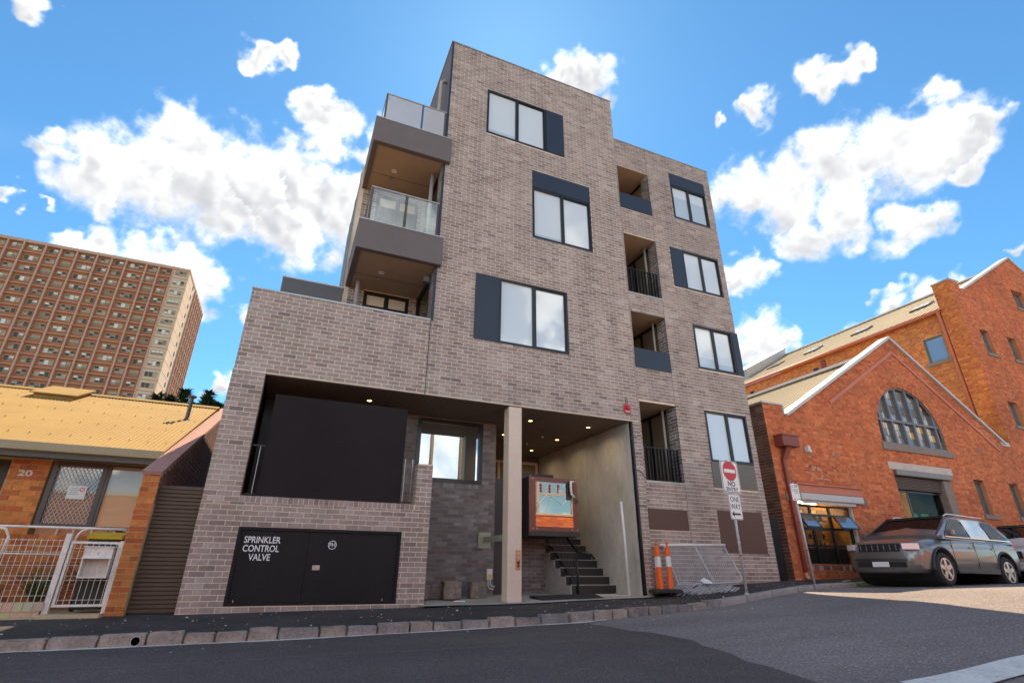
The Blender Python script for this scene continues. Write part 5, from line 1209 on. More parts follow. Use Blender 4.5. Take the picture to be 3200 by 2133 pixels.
# old white paint marks on the bricks
def strokes(pts, w_, name='paint_mark'):
    m_ = MB()
    for p, q in zip(pts, pts[1:]): m_.bar(WG.p(p[0], p[1], .0075), WG.p(q[0], q[1], .0075), .004, w_, (0, 0, 1))
    m_.build(name, 'stone_pale', wh)
for x0, z0 in ((13.08, 2.02),): strokes([(x0, z0), (x0+.02, z0+.34), (x0+.22, z0+.32), (x0+.24, z0+.16), (x0+.03, z0+.12), (x0+.24, z0+.05), (x0+.28, z0-.08)], .03)
zz = 0.95
for k in range(4): strokes([(16.72, zz), (16.73, zz+.15), (16.90, zz+.16), (16.91, zz+.01), (16.72, zz)], .03); zz -= .19
for k in range(7):
    x0 = 14.0+random.uniform(0, .9); z0 = 2.5+.086*random.randrange(5); strokes([(x0, z0), (x0+random.uniform(.1, .3), z0), (x0+.3, z0+.086*random.choice((-1, 1)))], .02)
# ------------------------------------------------------------------ the tall brick warehouse behind it
th_ = thing('tall_warehouse', 'tall orange-red brick warehouse with gable, corner pier and long tan roof with skylights', 'warehouse', (30, YW, -.2))
TX = 25.85
TH = [(26.66, 27.32, 8.60, 9.74), (28.70, 29.36, 8.60, 9.74), (26.66, 27.33, 5.42, 6.46), (28.70, 29.36, 5.42, 6.46), (26.66, 27.3, 1.9, 3.1), (30.9, 31.9, 11.65, 12.6)]
def iv_tall(v):
    segs = []; lo, hi = 25.70, 38.2
    if v > 11.69:
        lo = 26.66+(v-11.69)/.57; hi = 37.18-(v-11.69)/.57
        if v < 11.97: segs.append((25.70, 26.36))
    hs = [(h[0], h[1]) for h in TH if h[2] < v < h[3]]
    if lo < hi: segs += cut(lo, hi, hs)
    return segs
tg = MB(); v = -.43
while v < 14.6:
    for a, b in iv_tall(v+.043): tg.quad(WG.p(a, v), WG.p(b, v), WG.p(b, v+.086), WG.p(a, v+.086))
    v += .086
for h in TH:
    a, b, c, d = h
    for (p, q) in (((a, c), (b, c)), ((b, c), (b, d)), ((b, d), (a, d)), ((a, d), (a, c))): tg.quad(WG.p(*p), WG.p(*q), WG.p(*q, -.3), WG.p(*p, -.3))
tg = tg.build('gable_wall', 'mortar_red', th_)
bt = Bricks('brick_red', pal_red, proud=.005); bt.lay(WG, courses(-.43, 14.6, iv_tall, bond='english', shift=25.7)); 
WTs = Wall((TX, YW, 0), (0, 1, 0), (-1, 0, 0)); sw = (1.02, 1.84, 8.60, 9.75)
ts = MB(); backing(ts, WTs, [(.7, 16, 3.5, 10.72)], [sw], .2); ts = ts.build('flank_wall', 'mortar_tan', th_)
pal_bright = lambda: tuple(min(1, c*1.08) for c in pal_orange())
bt2 = Bricks('brick_red', pal_bright, proud=.005); bt2.lay(WTs, courses(3.6, 10.72, rect_iv([(.7, 14, 3.5, 10.72)], [sw]), bond='english'))
WTp = Wall((25.70, YW, 0), (0, 1, 0), (-1, 0, 0)); pr_ = MB(); pr_.quad(WTp.p(0, -.4), WTp.p(.70, -.4), WTp.p(.70, 11.97), WTp.p(0, 11.97)).quad(WTp.p(.70, -.4), WTp.p(.70, 11.97), WTp.p(.70, 11.97, -.7), WTp.p(.70, -.4, -.7)); pr_ = pr_.build('corner_pier', 'mortar_red', th_)
bt2.lay(WTp, courses(-.3, 11.95, lambda v: [(.0, .70)], bond='english')); bt2.done(ts); bt.done(tg)
MB().box(25.66, 26.40, 10.86, 11.64, 11.97, 12.03).build('coping', 'flash_metal', th_)
for (p, q) in (((26.45, 11.62), (31.92, 14.69)), ((31.92, 14.69), (37.3, 11.62))): MB().bar(WG.p(*p, -.12), WG.p(*q, -.12), .40, .09).build('coping', 'ware_trim', th_)
for i, (a, b, c, d) in enumerate(TH):
    f = MB(); frame_rect(f, WG, a, b, c, d, .05, -.26, -.14); f = f.build('window', 'sash_grey', th_); wbox(MB(), WG, a+.05, b-.05, c+.05, d-.05, -.2, -.19).build('pane', 'pane_sky' if i < 4 else 'pane_arch', f)
    wbox(MB(), WG, a-.07, b+.12, c-.14, c, -.2, .05).build('sill', 'stone_sill', f)
f = MB(); frame_rect(f, WTs, *sw, .05, -.18, -.06); f = f.build('window', 'sash_grey', th_); wbox(MB(), WTs, sw[0]+.05, sw[1]-.05, sw[2]+.05, sw[3]-.05, -.13, -.12).build('pane', 'pane_sky', f); wbox(MB(), WTs, sw[0]-.1, sw[1]+.12, sw[2]-.16, sw[2], -.1, .07).build('sill', 'stone_sill', f)
# long roof with ribs, skylights, gutter and downpipe, roof monitor
e0 = Vector((25.62, 0, 10.75)); r0 = Vector((31.92, 0, 14.34)); dv = r0-e0; nn = Vector((-dv.z, 0, dv.x)).normalized()
rf = MB(); rf.quad(e0+V3(0, 11.5, 0), r0+V3(0, 11.5, 0), r0+V3(0, 26, 0), e0+V3(0, 26, 0)).quad(r0+V3(0, 11.2, 0), V3(38.2, 11.2, 10.75), V3(38.2, 26, 10.75), r0+V3(0, 26, 0))
rf.quad(V3(26.66, 11.0, 11.34), r0+V3(0, 11.0, 0), r0+V3(0, 11.5, 0), V3(26.66, 11.5, 11.34))
for y in frange(11.6, 25.9, .30): rf.bar(e0+V3(0, y, 0)+nn*.012, r0+V3(0, y, 0)+nn*.012, .035, .028, nn)
rf = rf.build('roof', 'ware_roof', th_)
MB().bar(r0+V3(0, 11.0, .04), r0+V3(0, 26, .04), .36, .07).build('ridge_cap', 'white_print', rf)
for y in (13.1, 16.3, 19.4, 22.2):
    c = e0+dv*.455+V3(0, y+.45, 0); dd = dv.normalized(); s_ = MB().obox(c+nn*.05, dd*.40, V3(0, .46, 0), nn*.05).build('skylight', 'frame_bronze', rf); MB().obox(c+nn*.102, dd*.34, V3(0, .40, 0), nn*.004).build('pane', 'pane_sky', s_)
gu = MB().tube([(25.60, 11.58, 10.72), (25.60, 26, 10.72)], .085, 10).build('gutter', 'salmon_steel', th_, smooth=True)
MB().tube([(25.60, 11.66, 10.70), (25.70, 11.72, 10.55), (25.76, 11.72, 10.4), (25.76, 11.72, 3.9)], .075, 10).build('downpipe', 'salmon_steel', th_, smooth=True)
for z in (7.6, 5.6): MB().tube([(25.76, 11.72, z), (25.76, 11.72, z+.05)], .09, 10).build('pipe_collar', 'salmon_steel', th_)
MB().box(25.78, 25.86, 17.5, 17.75, 9.6, 10.5).build('wall_bracket', 'red_steel', th_)
for y, z in ((18.0, 10.05), (22.5, 10.05), (14.4, 9.95)): wbox(MB(), WTs, y-YW, y-YW+.28, z, z+.2, .0, .012).build('air_vent', 'black_frame', th_)
MB().prism([(27.6, 24.3, 11.9), (31.7, 24.3, 14.25), (31.9, 24.3, 14.9), (27.6, 24.3, 12.6)], (0, 2.2, 0)).build('roof_monitor', 'flash_metal', th_)
MB().box(25.86, 38.1, 25.8, 26.0, -.4, 10.7).box(38.0, 38.2, 10.95, 26, -.4, 10.7).build('rear_wall', 'brick_plain', th_)
MB().box(12.8, 25.8, 25.9, 26.05, -.4, 4.0).build('rear_wall', 'brick_plain', wh)
# black gate closing the lane
lg = MB().bbox(11.53, 12.14, 10.58, 10.62, -.22, 1.265, .005).build('lane_gate', 'cabinet_black'); tag(lg, 'narrow plain black gate in the gap between grey brick building and warehouse', 'gate')
# ------------------------------------------------------------------ signs, bollards, fence panels
def round_plate(w_, h_, r_, y0, y1, cx_, cz_):
    P = []
    for (sx, sz, a0) in ((1, 1, 0), (-1, 1, 90), (-1, -1, 180), (1, -1, 270)):
        for k in range(5):
            a = R(a0+90*k/4); P.append((cx_+sx*(w_/2-r_)+r_*math.cos(a), y0, cz_+sz*(h_/2-r_)+r_*math.sin(a)))
    return MB().prism(P, (0, y1-y0, 0))
def face_cam(o, rz): o.rotation_euler = (0, 0, rz)
sp = thing('no_entry_sign', 'white no entry and one way signs on a tall galvanised pole at the kerb', 'street sign', (9.43, 9.35, -.46), R(6), local=True)
zg = -.46
MB().tube([(0, 0, -.05), (0, 0, 2.83)], .030, 12).tube([(0, 0, 1.0), (0, 0, 1.035)], .036, 12).build('pole', 'galv', sp, smooth=True)
MB().lathe((0, 0, -.02), [(.055, 0), (.045, .03), (.032, .04)], 12).build('pole_base', 'concrete', sp)
c = .0, 2.44
pn = round_plate(.60, .73, .06, -.046, -.040, *c).build('no_entry_plate', 'white_print', sp)
o = round_plate(.575, .705, .05, -.0475, -.0462, *c).build('border', 'black_print', pn); o = round_plate(.545, .675, .045, -.0489, -.0477, *c).build('field', 'white_print', pn)
MB().lathe((0, -.0505, 2.57), [(.225, 0), (.225, .0014)], 40, 'Y').build('red_disc', 'red_gloss', pn); MB().box(-.19, .19, -.052, -.0507, 2.53, 2.61).build('white_bar', 'white_print', pn)
text('lettering', 'NO', .155, (0, -.0495, 2.275), 'black_print', pn, depth=.0005, bold=.004, sx=1.05); text('lettering', 'ENTRY', .115, (0, -.0495, 2.155), 'black_print', pn, depth=.0005, bold=.0025, sx=1.12)
c = .02, 1.775
pn = round_plate(.40, .56, .05, -.046, -.040, *c).build('one_way_plate', 'white_print', sp)
round_plate(.385, .545, .045, -.0475, -.0462, *c).build('border', 'plate_brown', pn); round_plate(.365, .525, .04, -.0489, -.0477, *c).build('field', 'white_print', pn)
text('lettering', 'ONE', .165, (.02, -.0495, 1.93), 'black_print', pn, depth=.0005, bold=.001, sx=.85); text('lettering', 'WAY', .165, (.02, -.0495, 1.775), 'plate_brown', pn, depth=.0005, bold=.002, sx=.85)
MB().prism([(-.14, -.0505, 1.615), (-.055, -.0505, 1.68), (-.055, -.0505, 1.635), (.15, -.0505, 1.635), (.15, -.0505, 1.595), (-.055, -.0505, 1.595), (-.055, -.0505, 1.55)], (0, .0012, 0)).build('arrow', 'black_print', pn)
MB().tube([(0, 0, .74), (0, 0, .765)], .034, 10).build('tape', 'red_gloss', sp)
sp = thing('parking_sign', 'small white two-hour parking sign on a thin galvanised pole by the warehouse', 'street sign', (12.27, 9.95, -.30), R(-14), local=True)
MB().tube([(0, 0, -.05), (-.05, 0, 2.42)], .026, 12).build('pole', 'galv', sp, smooth=True)
pn = round_plate(.225, .43, .02, -.04, -.034, -.05, 2.17).build('parking_plate', 'white_print', sp)
text('lettering', '2P', .11, (-.005, -.0415, 2.32), 'green_print', pn, depth=.0005, bold=.002); MB().lathe((-.125, -.042, 2.31), [(.022, 0), (.032, 0), (.032, .001), (.022, .001), (.022, 0)], 16, 'Y', cap=False).build('red_ring', 'red_gloss', pn)
for z in (2.245, 2.215, 2.185, 2.15): MB().box(-.08, .03+.02*random.random(), -.0412, -.0403, z-.006, z+.006).build('printed_line', 'green_print', pn)
for z in (2.24, 2.2): MB().box(-.15, -.10, -.0412, -.0403, z-.006, z+.006).build('printed_line', 'red_gloss', pn)
MB().box(-.14, -.06, -.0412, -.0403, 1.985, 2.0).build('printed_arrow', 'red_gloss', pn); MB().box(-.02, .05, -.0412, -.0403, 1.985, 2.0).build('printed_arrow', 'green_print', pn)
MB().tube([(-.015, 0, .76), (-.016, 0, .785)], .03, 10).build('tape', 'red_gloss', sp)
def bollard(x, y, z, tilt, label):
    t_ = thing('traffic_bollard', label, 'bollard', (x, y, z), 0, 'orange traffic bollards by the brick pier', local=True)
    MB().lathe((0, 0, 0), [(.24, 0), (.24, .035), (.20, .06), (.08, .07)], 24).build('base', 'rubber', t_)
    b = MB().lathe((0, 0, 0), [(.062, .06), (.055, .45), (.054, .83), (.058, .84), (.058, .87), (.045, .885), (.022, .90), (.018, .94), (.03, .955), (.03, .985), (.01, 1.0)], 20).build('post', 'orange_plastic', t_, smooth=False)
    MB().lathe((0, 0, 0), [(.0565, .50), (.0560, .505), (.0555, .70), (.0558, .705)], 20).build('reflective_band', 'white_paint', t_)
    t_.rotation_euler = (0, tilt, random.uniform(-1, 1)); return t_
bollard(7.86, 9.86, -.445, .0, 'orange traffic bollard with white band, upright on a black base beside the pier')
bollard(7.70, 9.98, -.45, -.03, 'orange traffic bollard leaning slightly next to the chain-link panel')
bollard(7.78, 10.16, -.46, .02, 'orange traffic bollard half hidden behind the brick pier edge')
# chain-link gate panel leaning against the wall
cf = thing('chain_link_panel', 'galvanised chain-link fence panel leaning against the grey brick wall', 'fence panel', (8.9, 10.0, -.33))
TL, TR, BR_, BL = [Vector(p) for p in ((8.05, 10.22, .50), (9.80, 10.22, .545), (9.93, 9.93, -.25), (8.12, 9.93, -.30))]
MB().tube([TL-V3(.1, 0, 0), TR+V3(.05, 0, 0)], .030, 10).build('top_rail', 'white_paint', cf, smooth=True)
MB().tube([TL, BL], .016, 8).build('rail', 'galv', cf); MB().tube([BL, BR_-V3(.1, 0, 0), BR_-V3(.02, 0, -.03), BR_+V3(-.0, 0, .1), TR], .018, 8).build('rail', 'galv', cf, smooth=True); MB().tube([(TL+TR)/2, (BL+BR_)/2+V3(.1, 0, 0)], .013, 8).build('rail', 'galv', cf)
cm = MB(); U_ = TR-TL; D_ = BL-TL; n = 30
for k in range(-14, n):
    for sg_ in (0, 1):
        a, b = k/n, (k+13)/n
        if sg_: a, b = b, a
        u0, v0, u1, v1 = a, 0., b, 1.
        ts = [0., 1.]
        for t_ in ((0-u0)/(u1-u0), (1-u0)/(u1-u0)): ts.append(t_)
        lo = max(0, min(ts[2], ts[3])); hi = min(1, max(ts[2], ts[3]))
        if hi-lo < .02: continue
        P = [TL+U_*(u0+(u1-u0)*t_)+D_*(v0+(v1-v0)*t_) for t_ in (lo, hi)]
        cm.bar(P[0], P[1], .0055, .0055, (0, 1, 0))
o = cm.build('chain_link', 'galv', cf); o['kind'] = 'stuff'
hp = MB()
for i in range(420):                                             # heap of rolled-up chain-link on the ground
    x = random.uniform(7.95, 9.55); y = random.uniform(9.72, 10.18); t_ = (x-7.95)/1.6; h_ = .24*(1-t_*.75)*(1-abs((y-9.98)/.30)**2)
    z = zfoot(x, y)+max(.01, h_*random.random()); a = random.choice((.6, -.6))+random.uniform(-.2, .2); l = random.uniform(.08, .17)
    hp.bar((x-l*math.cos(a), y-.02, z-l*.4*abs(math.sin(a))), (x+l*math.cos(a), y+.02, z+l*.6*abs(math.sin(a))), .009, .009)
tag(hp.build('chain_link_heap', 'galv', fix=False), 'crumpled heap of grey chain-link mesh on the footpath behind the bollards', 'wire mesh', kind='stuff')
rg = MB().add([(8.75, 9.84, -.27), (8.95, 9.80, -.28), (9.02, 9.9, -.24), (8.85, 9.95, -.16), (8.72, 9.93, -.22)], [(0, 1, 3), (1, 2, 3), (0, 3, 4)]); tag(rg.build('plastic_scrap', 'paper_white'), 'crumpled white plastic scrap lying in the chain-link mesh', 'litter')
# litter by the gutter
gl = MB()
for k in range(9):
    a = random.uniform(0, 6.28); gl.bar((13.42+.04*k, 9.72, -.33+.01*random.random()), (13.42+.04*k+.14*math.cos(a), 9.72+.1*math.sin(a), -.30+.05*random.random()), .05, .006)
tag(gl.build('green_wrapper', 'green_print', fix=False), 'crumpled bright green wrapper lying in the gutter before the parked car', 'litter')
tag(MB().obox((13.75, 10.2, -.23), V3(.16, .02, .01), V3(0, .03, 0), V3(0, 0, .005)).build('white_strip', 'paper_white'), 'thin white strip lying on the footpath below the shopfront', 'litter')
# ------------------------------------------------------------------ far side of the street
bw_ = thing('boundary_wall', 'long red brick boundary wall across the street', 'wall', (10, -8.2, -.9))
WO = Wall((0, -8.0, 0), (-1, 0, 0), (0, 1, 0)); mb = MB(); mb.box(-40, 60, -8.3, -8.0, -1.2, 3.05); mb = mb.build('wall', 'mortar_red', bw_)
bo = Bricks('brick_red', pal_red, proud=.006); bo.lay(WO, courses(-.8, 3.05, lambda v: [(-34, 12)], L=.48, H=.172, J=.02)); bo.done(mb)
MB().box(-40, 60, -8.35, -7.95, 3.05, 3.17).build('coping', 'stone_pale', bw_)
for i, (x, y, h, lb) in enumerate(((8.3, -9.2, 9.5, 'tall timber power pole behind the boundary wall, carrying the wires'), (10.5, -9.9, 10.5, 'second timber power pole standing deeper behind the boundary wall'))):
    t_ = thing('power_pole', lb, 'pole', (x, y, -1.3), group='power poles across the street')
    MB().tube([(x, y, -1.3), (x, y, h)], [.17, .11], 12).build('post', 'pole_wood', t_, smooth=True)
    MB().box(x-1.1, x+1.1, y-.06, y+.06, h-.7, h-.55).build('crossarm', 'pole_wood', t_)
    for k in (-1, -.4, .4, 1): MB().lathe((x+k, y, h-.55), [(.03, 0), (.05, .05), (.03, .1), (.05, .14), (.02, .18)], 10).build('insulator', 'stone_pale', t_)
for k, dx in enumerate((-1, -.4, .4, 1)):
    P = []
    for j in range(17): t_ = j/16; P.append((10.2+dx-46*(t_-.5)*1.2, -9.2-.3*dx, 8.98-1.2*(1-(2*t_-1)**2)*0+.9*(2*t_-1)**2))
    tag(MB().tube(P, .012, 5).build('power_line', 'wire'), 'thin black overhead power line strung on the far-side power poles', 'wire', 'overhead power lines')
sg = thing('substation_gantry', 'steel lattice gantry with insulators standing behind the boundary wall', 'gantry', (12, -14, -1.3))
for x in (14.6, 17.6, 20.6, 23.6):
    MB().bar((x, -14, -1.3), (x, -14, 8.5), .22, .22).build('mast', 'galv', sg)
for z in (5.2, 6.8, 8.3): MB().bar((14, -14, z), (24.2, -14, z), .14, .14).build('beam', 'galv', sg)
for x in [14.9+.75*k for k in range(12)]: MB().lathe((x, -14, 5.3), [(.05, 0), (.12, .12), (.06, .2), (.12, .34), (.06, .42), (.12, .56), (.04, .7)], 10).build('insulator', 'red_steel', sg)
for k in range(12):
    x = 14.2+.8*k; MB().bar((x, -14, 5.2), (x+.8, -14, 6.8), .06, .06).build('brace', 'galv', sg); MB().bar((x+.8, -14, 6.8), (x, -14, 8.3), .05, .05).build('brace', 'galv', sg)
for k in range(5): MB().tube([(14+2*k, -13.6, 3.5), (14.6+2*k, -13.8, 5.0), (15.5+2*k, -13.6, 4.4), (16.4+2*k, -13.8, 5.2)], .03, 6).build('busbar', 'galv', sg)
# ------------------------------------------------------------------ parked cars
def loft(mb, rings):
    n = len(rings[0]); V = [p for r in rings for p in r]; Fc = []
    for i in range(len(rings)-1):
        for k in range(n): Fc.append((i*n+k, i*n+(k+1) % n, (i+1)*n+(k+1) % n, (i+1)*n+k))
    Fc += [tuple(range(n))[::-1], tuple((len(rings)-1)*n+k for k in range(n))]
    mb.add(V, Fc); return mb
def with_arches(mesh, cuts):
    o = bpy.data.objects.new('tmp', mesh); COL.objects.link(o); cs = []
    for (x, z, r) in cuts:
        c = MB().lathe((x, 0, z), [(r, -2), (r, 2)], 28, 'Y').mesh('cut', 'car_black'); co = bpy.data.objects.new('cut', c); COL.objects.link(co); cs.append(co)
        m_ = o.modifiers.new('b', 'BOOLEAN'); m_.operation = 'DIFFERENCE'; m_.object = co; m_.solver = 'EXACT'
    dg = bpy.context.evaluated_depsgraph_get(); dg.update(); me = bpy.data.meshes.new_from_object(o.evaluated_get(dg))
    for c in cs+[o]: bpy.data.objects.remove(c)
    return me
def sharp(me, ang=32):
    for p in me.polygons: p.use_smooth = True
    me.set_sharp_from_angle(angle=R(ang)); return me
def car(name, label, loc, rz, pitch, S, paint):
    """local +X is the front of the car; S holds its measurements"""
    t_ = thing(name, label, 'car', loc, rz, local=True); t_.rotation_euler = (0, pitch, rz)
    W_ = S['w']/2; fx, rx = S['front'], S['rear']; wr = S['wr']
    def ring(x, w_, zb, zt, crown=.02, shoulder=.93):
        half = [(.0, zb), (.55*w_, zb), (.86*w_, zb+.02), (.97*w_, zb+.10), (w_, zb+.28), (1.0*w_, zt-.26), (.985*w_, zt-.14), (shoulder*w_, zt-.04), (shoulder*w_*.94, zt), (.45*w_, zt+crown*.8), (0, zt+crown)]
        P = [(x, y, z) for y, z in half]+[(x, -y, z) for y, z in half[-2:0:-1]]; return P
    rings = [ring(x, W_*k, zb, zt, cr, sh) for (x, k, zb, zt, cr, sh) in S['body']]
    body = loft(MB(), rings).mesh('body', paint); body = with_arches(body, [(S['fw'], wr, S['arch']), (S['rw'], wr, S['arch'])]); sharp(body)
    body.materials.clear(); body.materials.append(MATS[paint]); bo = bpy.data.objects.new('body', body); COL.objects.link(bo); bo.parent = t_; LOC[bo.name] = Vector((0, 0, 0))
    # cabin: four columns of stations (x at belt, x at roof)
    g = S['cab']; zb, zr = g['zb'], g['zr']; wb, wt = W_*g['wb'], W_*g['wt']
    st = []
    def cab_ring(x, z_top, wtop, zbm):
        return [(x, wb, zbm), (x, wb*.55+wtop*.45, zbm+(z_top-zbm)*.52), (x, wtop, z_top-.05), (x, wtop*.88, z_top), (x, 0, z_top+.02), (x, -wtop*.88, z_top), (x, -wtop, z_top-.05), (x, -(wb*.55+wtop*.45), zbm+(z_top-zbm)*.52), (x, -wb, zbm)]
    rings = []
    for (x, f_) in g['prof']:
        zt_ = zb+(zr-zb)*f_; rings.append(cab_ring(x, max(zt_, zb+.07), wb+(wt-wb)*f_, zb-.02))
    cbm = sharp(loft(MB(), rings).mesh('cabin', paint), 40); co = bpy.data.objects.new('cabin', cbm); COL.objects.link(co); co.parent = t_; LOC[co.name] = Vector((0, 0, 0))
    def side_pt(x, f_, s_, off=.012):                            # point on the cabin side: f_ height fraction
        y = wb*(1-f_)+wt*f_ if f_ > .52 else wb+(wb*.55+wt*.45-wb)*(f_/.52)
        y = wb+(wt-wb)*f_
        return (x, s_*(y+off+.012*math.sin(math.pi*min(1, max(0, f_)))), zb+(zr-zb)*f_)
    for s_ in (-1, 1):
        for (q) in g['side']: MB().poly([side_pt(x, f_, s_) for x, f_ in q]).build('side_window', 'car_glass', co)
    (xa, fa), (xb, fb) = g['screen']
    def cross(x, f_, k, off): wv = (wb+(wt-wb)*f_)*k; return (x+off, wv, zb+(zr-zb)*f_+abs(off)*.8)
    MB().poly([cross(xa, fa, -.90, .012), cross(xa, fa, .90, .012), cross(xb, fb, .90, .012), cross(xb, fb, -.90, .012)]).build('windscreen', 'windscreen_glass', co)
    for s_ in (-1, 1): MB().tube([cross(xa, fa, .93*s_, .02), cross(xb, fb, .93*s_, .02)], .022, 6).build('screen_pillar', 'car_black', co)
    MB().tube([cross(xb, fb+.03, -.93, .02), cross(xb, fb+.03, .93, .02)], .022, 6).build('screen_header', 'car_black', co)
    (xa, fa), (xb, fb) = g['back']
    MB().poly([cross(xa, fa, -.86, -.012), cross(xa, fa, .86, -.012), cross(xb, fb, .86, -.012), cross(xb, fb, -.86, -.012)]).build('rear_window', 'car_glass', co)
    # wheels
    for x in (S['fw'], S['rw']):
        for s_ in (-1, 1):
            y = s_*(W_-.11)
            wl = MB().lathe((x, y, wr), [(wr*.64, -.10), (wr*.93, -.105), (wr, -.07), (wr, .07), (wr*.93, .105), (wr*.64, .10), (wr*.62, .05), (wr*.62, -.05)], 32, 'Y').build('wheel', 'rubber', t_, smooth=True)
            rm = MB().lathe((x, y, wr), [(wr*.66, -.095*1), (wr*.66, .095)], 28, 'Y'); rm.build('rim_barrel', 'car_black', wl)
            sp_ = MB(); sp_.lathe((x, y+s_*.085, wr), [(.075, -.02), (.075, .02)], 16, 'Y')
            for k in range(5):
                a = 2*math.pi*k/5+.3; ca, sa = math.cos(a), math.sin(a); c1 = Vector((x+ca*wr*.34, y+s_*.098, wr+sa*wr*.34))
                sp_.obox(c1, Vector((ca, 0, sa))*wr*.31, Vector((-sa, 0, ca))*.045, Vector((0, .012, 0)))
            pr = [(wr*.60, .094*s_), (wr*.67, .094*s_), (wr*.67, .112*s_), (wr*.60, .112*s_), (wr*.60, .094*s_)]; sp_.lathe((x, y, wr), pr, 28, 'Y'); sp_.build('alloy_rim', 'alloy', wl)
        MB().lathe((x, 0, wr+.02), [(S['arch']-.02, -(W_-.16)), (S['arch']-.02, W_-.16)], 24, 'Y').build('wheel_well', 'car_black', bo)
        for s_ in (-1, 1):
            P = [(x+(S['arch']+.03)*math.cos(a), s_*(W_-.012), wr+(S['arch']+.03)*math.sin(a)) for a in [math.pi*k/16 for k in range(-1, 18)]]
            MB().tube(P, .032, 6).build('arch_flare', S['flare'], bo, smooth=True)
    for s_ in (-1, 1): MB().bar((g['side'][0][0][0], s_*(wb+.012), zb+.035), (g['side'][-1][-1][0], s_*(wb+.012), zb+.05), .02, .022).build('belt_trim', 'chrome', co)
    # lamps, grille, bumpers, plate, mirrors, handles
    for s_ in (-1, 1):
        MB().obox((fx-.075, s_*W_*.74, S['lampz']), V3(.05, 0, 0), V3(-.07, W_*.13*s_, 0), V3(0, 0, .065)).build('headlight', 'lens', bo)
        MB().obox((rx+.05, s_*W_*.84, S['tailz']), V3(.06, 0, 0), V3(0, .07, 0), V3(0, 0, .12)).build('tail_light', 'red_gloss', bo)
        MB().bbox(S['mirx']-.06, S['mirx']+.06, s_*(W_+.08)-.08, s_*(W_+.08)+.08, zb+.04, zb+.19, .03).build('mirror', paint if name != 'parked_car' else 'car_black', t_)
        for x in S['doors']: MB().box(x, x+.18, s_*(W_+.006)-.012, s_*(W_+.006)+.012, zb-.20, zb-.17).build('door_handle', paint, bo)
        for x in S['seams']: MB().box(x-.004, x+.004, s_*(W_-.002)-.006, s_*(W_-.002)+.006, S['sill']+.05, zb-.04).build('door_seam', 'car_black', bo)
        MB().box(S['rw']+S['arch']+.03, S['fw']-S['arch']-.03, s_*(W_-.01)-.025, s_*(W_-.01)+.025, S['sill']-.06, S['sill']+.07).build('sill_trim', 'car_black', bo)
    if S['slots']:
        MB().bbox(fx-.12, fx+.004, -W_*.62, W_*.62, S['sill']+.0, S['sill']+.15, .02).build('lower_grille', 'car_black', bo)
        for s_ in (-1, 1): MB().obox((fx-.10, s_*W_*.76, S['sill']+.12), V3(.03, 0, 0), V3(-.06, W_*.10*s_, 0), V3(0, 0, .05)).build('fog_lamp', 'chrome', bo)
    else: MB().bbox(fx-.10, fx+.035, -W_*.82, W_*.82, S['sill']-.04, S['sill']+.16, .03).build('front_bumper', S['bump'], bo)
    MB().bbox(rx-.03, rx+.10, -W_*.84, W_*.84, S['sill']-.04, S['sill']+.22, .03).build('rear_bumper', S['bump'], bo)
    gr = MB().box(fx-.06, fx+.003, -W_*.50, W_*.52, S['grz']-.09, S['grz']+.09).build('grille', 'car_black', bo)
    for k in range(7):
        y = -W_*.44+W_*.88*k/6; MB().bbox(fx-.02, fx+.014, y-.012, y+.012, S['grz']-.07, S['grz']+.07, .012).build('grille_slot', 'sash_grey', gr)
    MB().box(fx+.03, fx+.042, -.19, .19, S['sill']+.02, S['sill']+.13).build('number_plate', 'white_print', bo)
    if S.get('rails'):
        for s_ in (-1, 1):
            P = [(g['screen'][1][0]-.15, s_*wt*.86, zr+.0), (g['screen'][1][0]-.30, s_*wt*.86, zr+.055), (g['back'][1][0]+.2, s_*wt*.86, zr+.045), (g['back'][1][0]+.05, s_*wt*.86, zr-.01)]; MB().tube(P, .018, 8).build('roof_rail', 'chrome', t_, smooth=True)
    return t_, bo
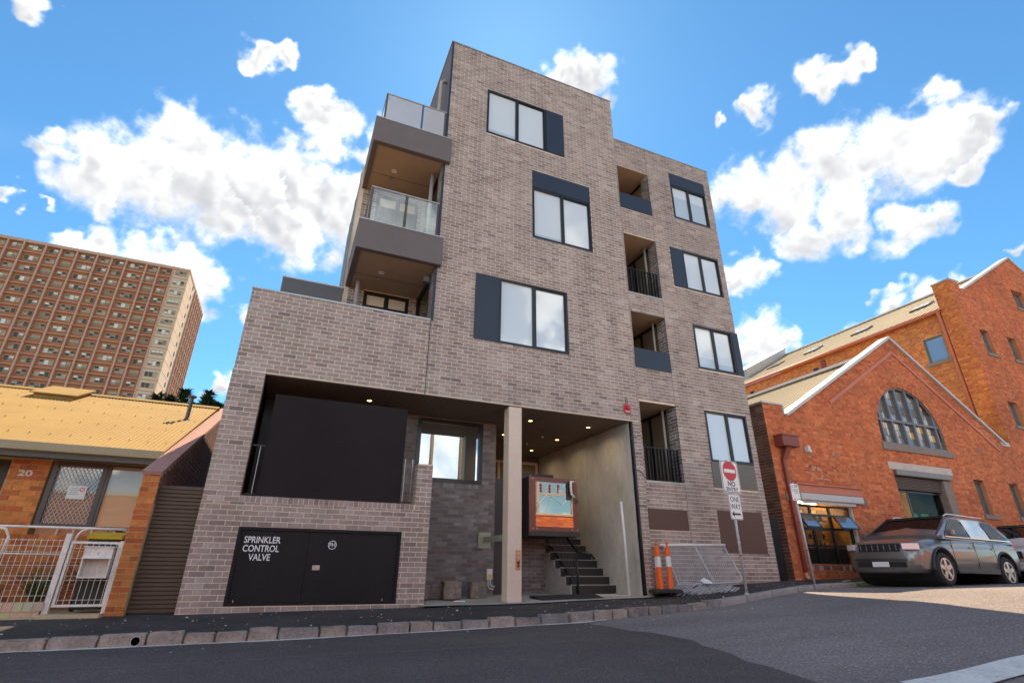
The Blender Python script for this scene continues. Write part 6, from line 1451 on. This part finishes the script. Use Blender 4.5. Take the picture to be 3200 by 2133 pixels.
suv = dict(flare='car_black', w=1.88, front=2.16, rear=-2.28, fw=1.33, rw=-1.42, wr=.36, arch=.43, sill=.36, lampz=.82, tailz=.98, grz=.80, mirx=.92, doors=(-.05, -1.05), seams=(.86, -.12, -1.0), bump='car_grey', slots=True, rails=True,
  body=[(-2.28, .86, .42, 1.02, .0, .9), (-2.20, .95, .34, 1.08, .01, .93), (-1.6, 1., .28, 1.10, .01, .95), (.6, 1., .27, 1.06, .01, .95), (1.0, 1., .27, 1.045, .035, .92), (1.5, .99, .28, 1.0, .05, .89), (1.78, .97, .25, .955, .05, .86), (1.95, .92, .24, .91, .045, .83), (2.05, .855, .24, .87, .035, .82), (2.12, .76, .25, .82, .02, .82), (2.16, .64, .28, .76, .0, .85)],
  cab=dict(zb=1.05, zr=1.62, wb=.955, wt=.76, prof=[(-2.16, .12), (-2.02, .55), (-1.70, .93), (-1.2, 1.0), (-.1, 1.0), (.22, .93), (.80, .42), (1.20, .0)], screen=((1.14, .08), (.32, .90)), back=((-2.17, .18), (-1.80, .86)),
    side=[[(.94, .10), (.30, .84), (-.12, .88), (-.12, .10)], [(-.20, .10), (-.20, .86), (-1.02, .86), (-1.08, .10)], [(-1.16, .10), (-1.10, .86), (-1.55, .80), (-1.98, .14)]]))
car('parked_suv', 'dark grey sport utility car with roof rails parked before the roller door', (15.50, 9.02, -.325), math.pi+R(3), R(-1.15), suv, 'car_grey')
hat = dict(flare='car_white', w=1.74, front=2.05, rear=-2.05, fw=1.25, rw=-1.25, wr=.31, arch=.37, sill=.33, lampz=.68, tailz=.85, grz=.68, mirx=.72, doors=(-.1, -.95), seams=(.8, -.2, -1.), bump='car_white', slots=False,
  body=[(-2.05, .88, .38, .96, .0, .9), (-1.95, .97, .30, 1.0, .01, .93), (-1.3, 1., .26, 1.02, .01, .95), (.5, 1., .25, .98, .01, .95), (.95, 1., .25, .96, .02, .92), (1.6, .98, .27, .90, .03, .88), (1.97, .94, .3, .82, .02, .86), (2.05, .88, .36, .74, .0, .9)],
  cab=dict(zb=.97, zr=1.56, wb=.95, wt=.80, prof=[(-2.0, .15), (-1.9, .6), (-1.7, .95), (-1.1, 1.0), (0, 1.0), (.25, .93), (.68, .40), (1.0, .0)], screen=((.95, .08), (.34, .90)), back=((-2.0, .2), (-1.75, .88)),
    side=[[(.80, .10), (.30, .84), (-.16, .86), (-.16, .10)], [(-.24, .10), (-.24, .86), (-1.0, .86), (-1.0, .10)], [(-1.08, .10), (-1.08, .86), (-1.6, .80), (-1.86, .14)]]))
_, hb = car('parked_car', 'white hatchback parked behind the dark grey car by the brick warehouse', (20.65, 9.02, -.255), math.pi+R(1), R(-.5), hat, 'car_white')
# ------------------------------------------------------------------ render settings
scene.render.engine = 'CYCLES'
scene.cycles.max_bounces = 8; scene.cycles.diffuse_bounces = 4; scene.cycles.glossy_bounces = 4; scene.cycles.transparent_max_bounces = 12
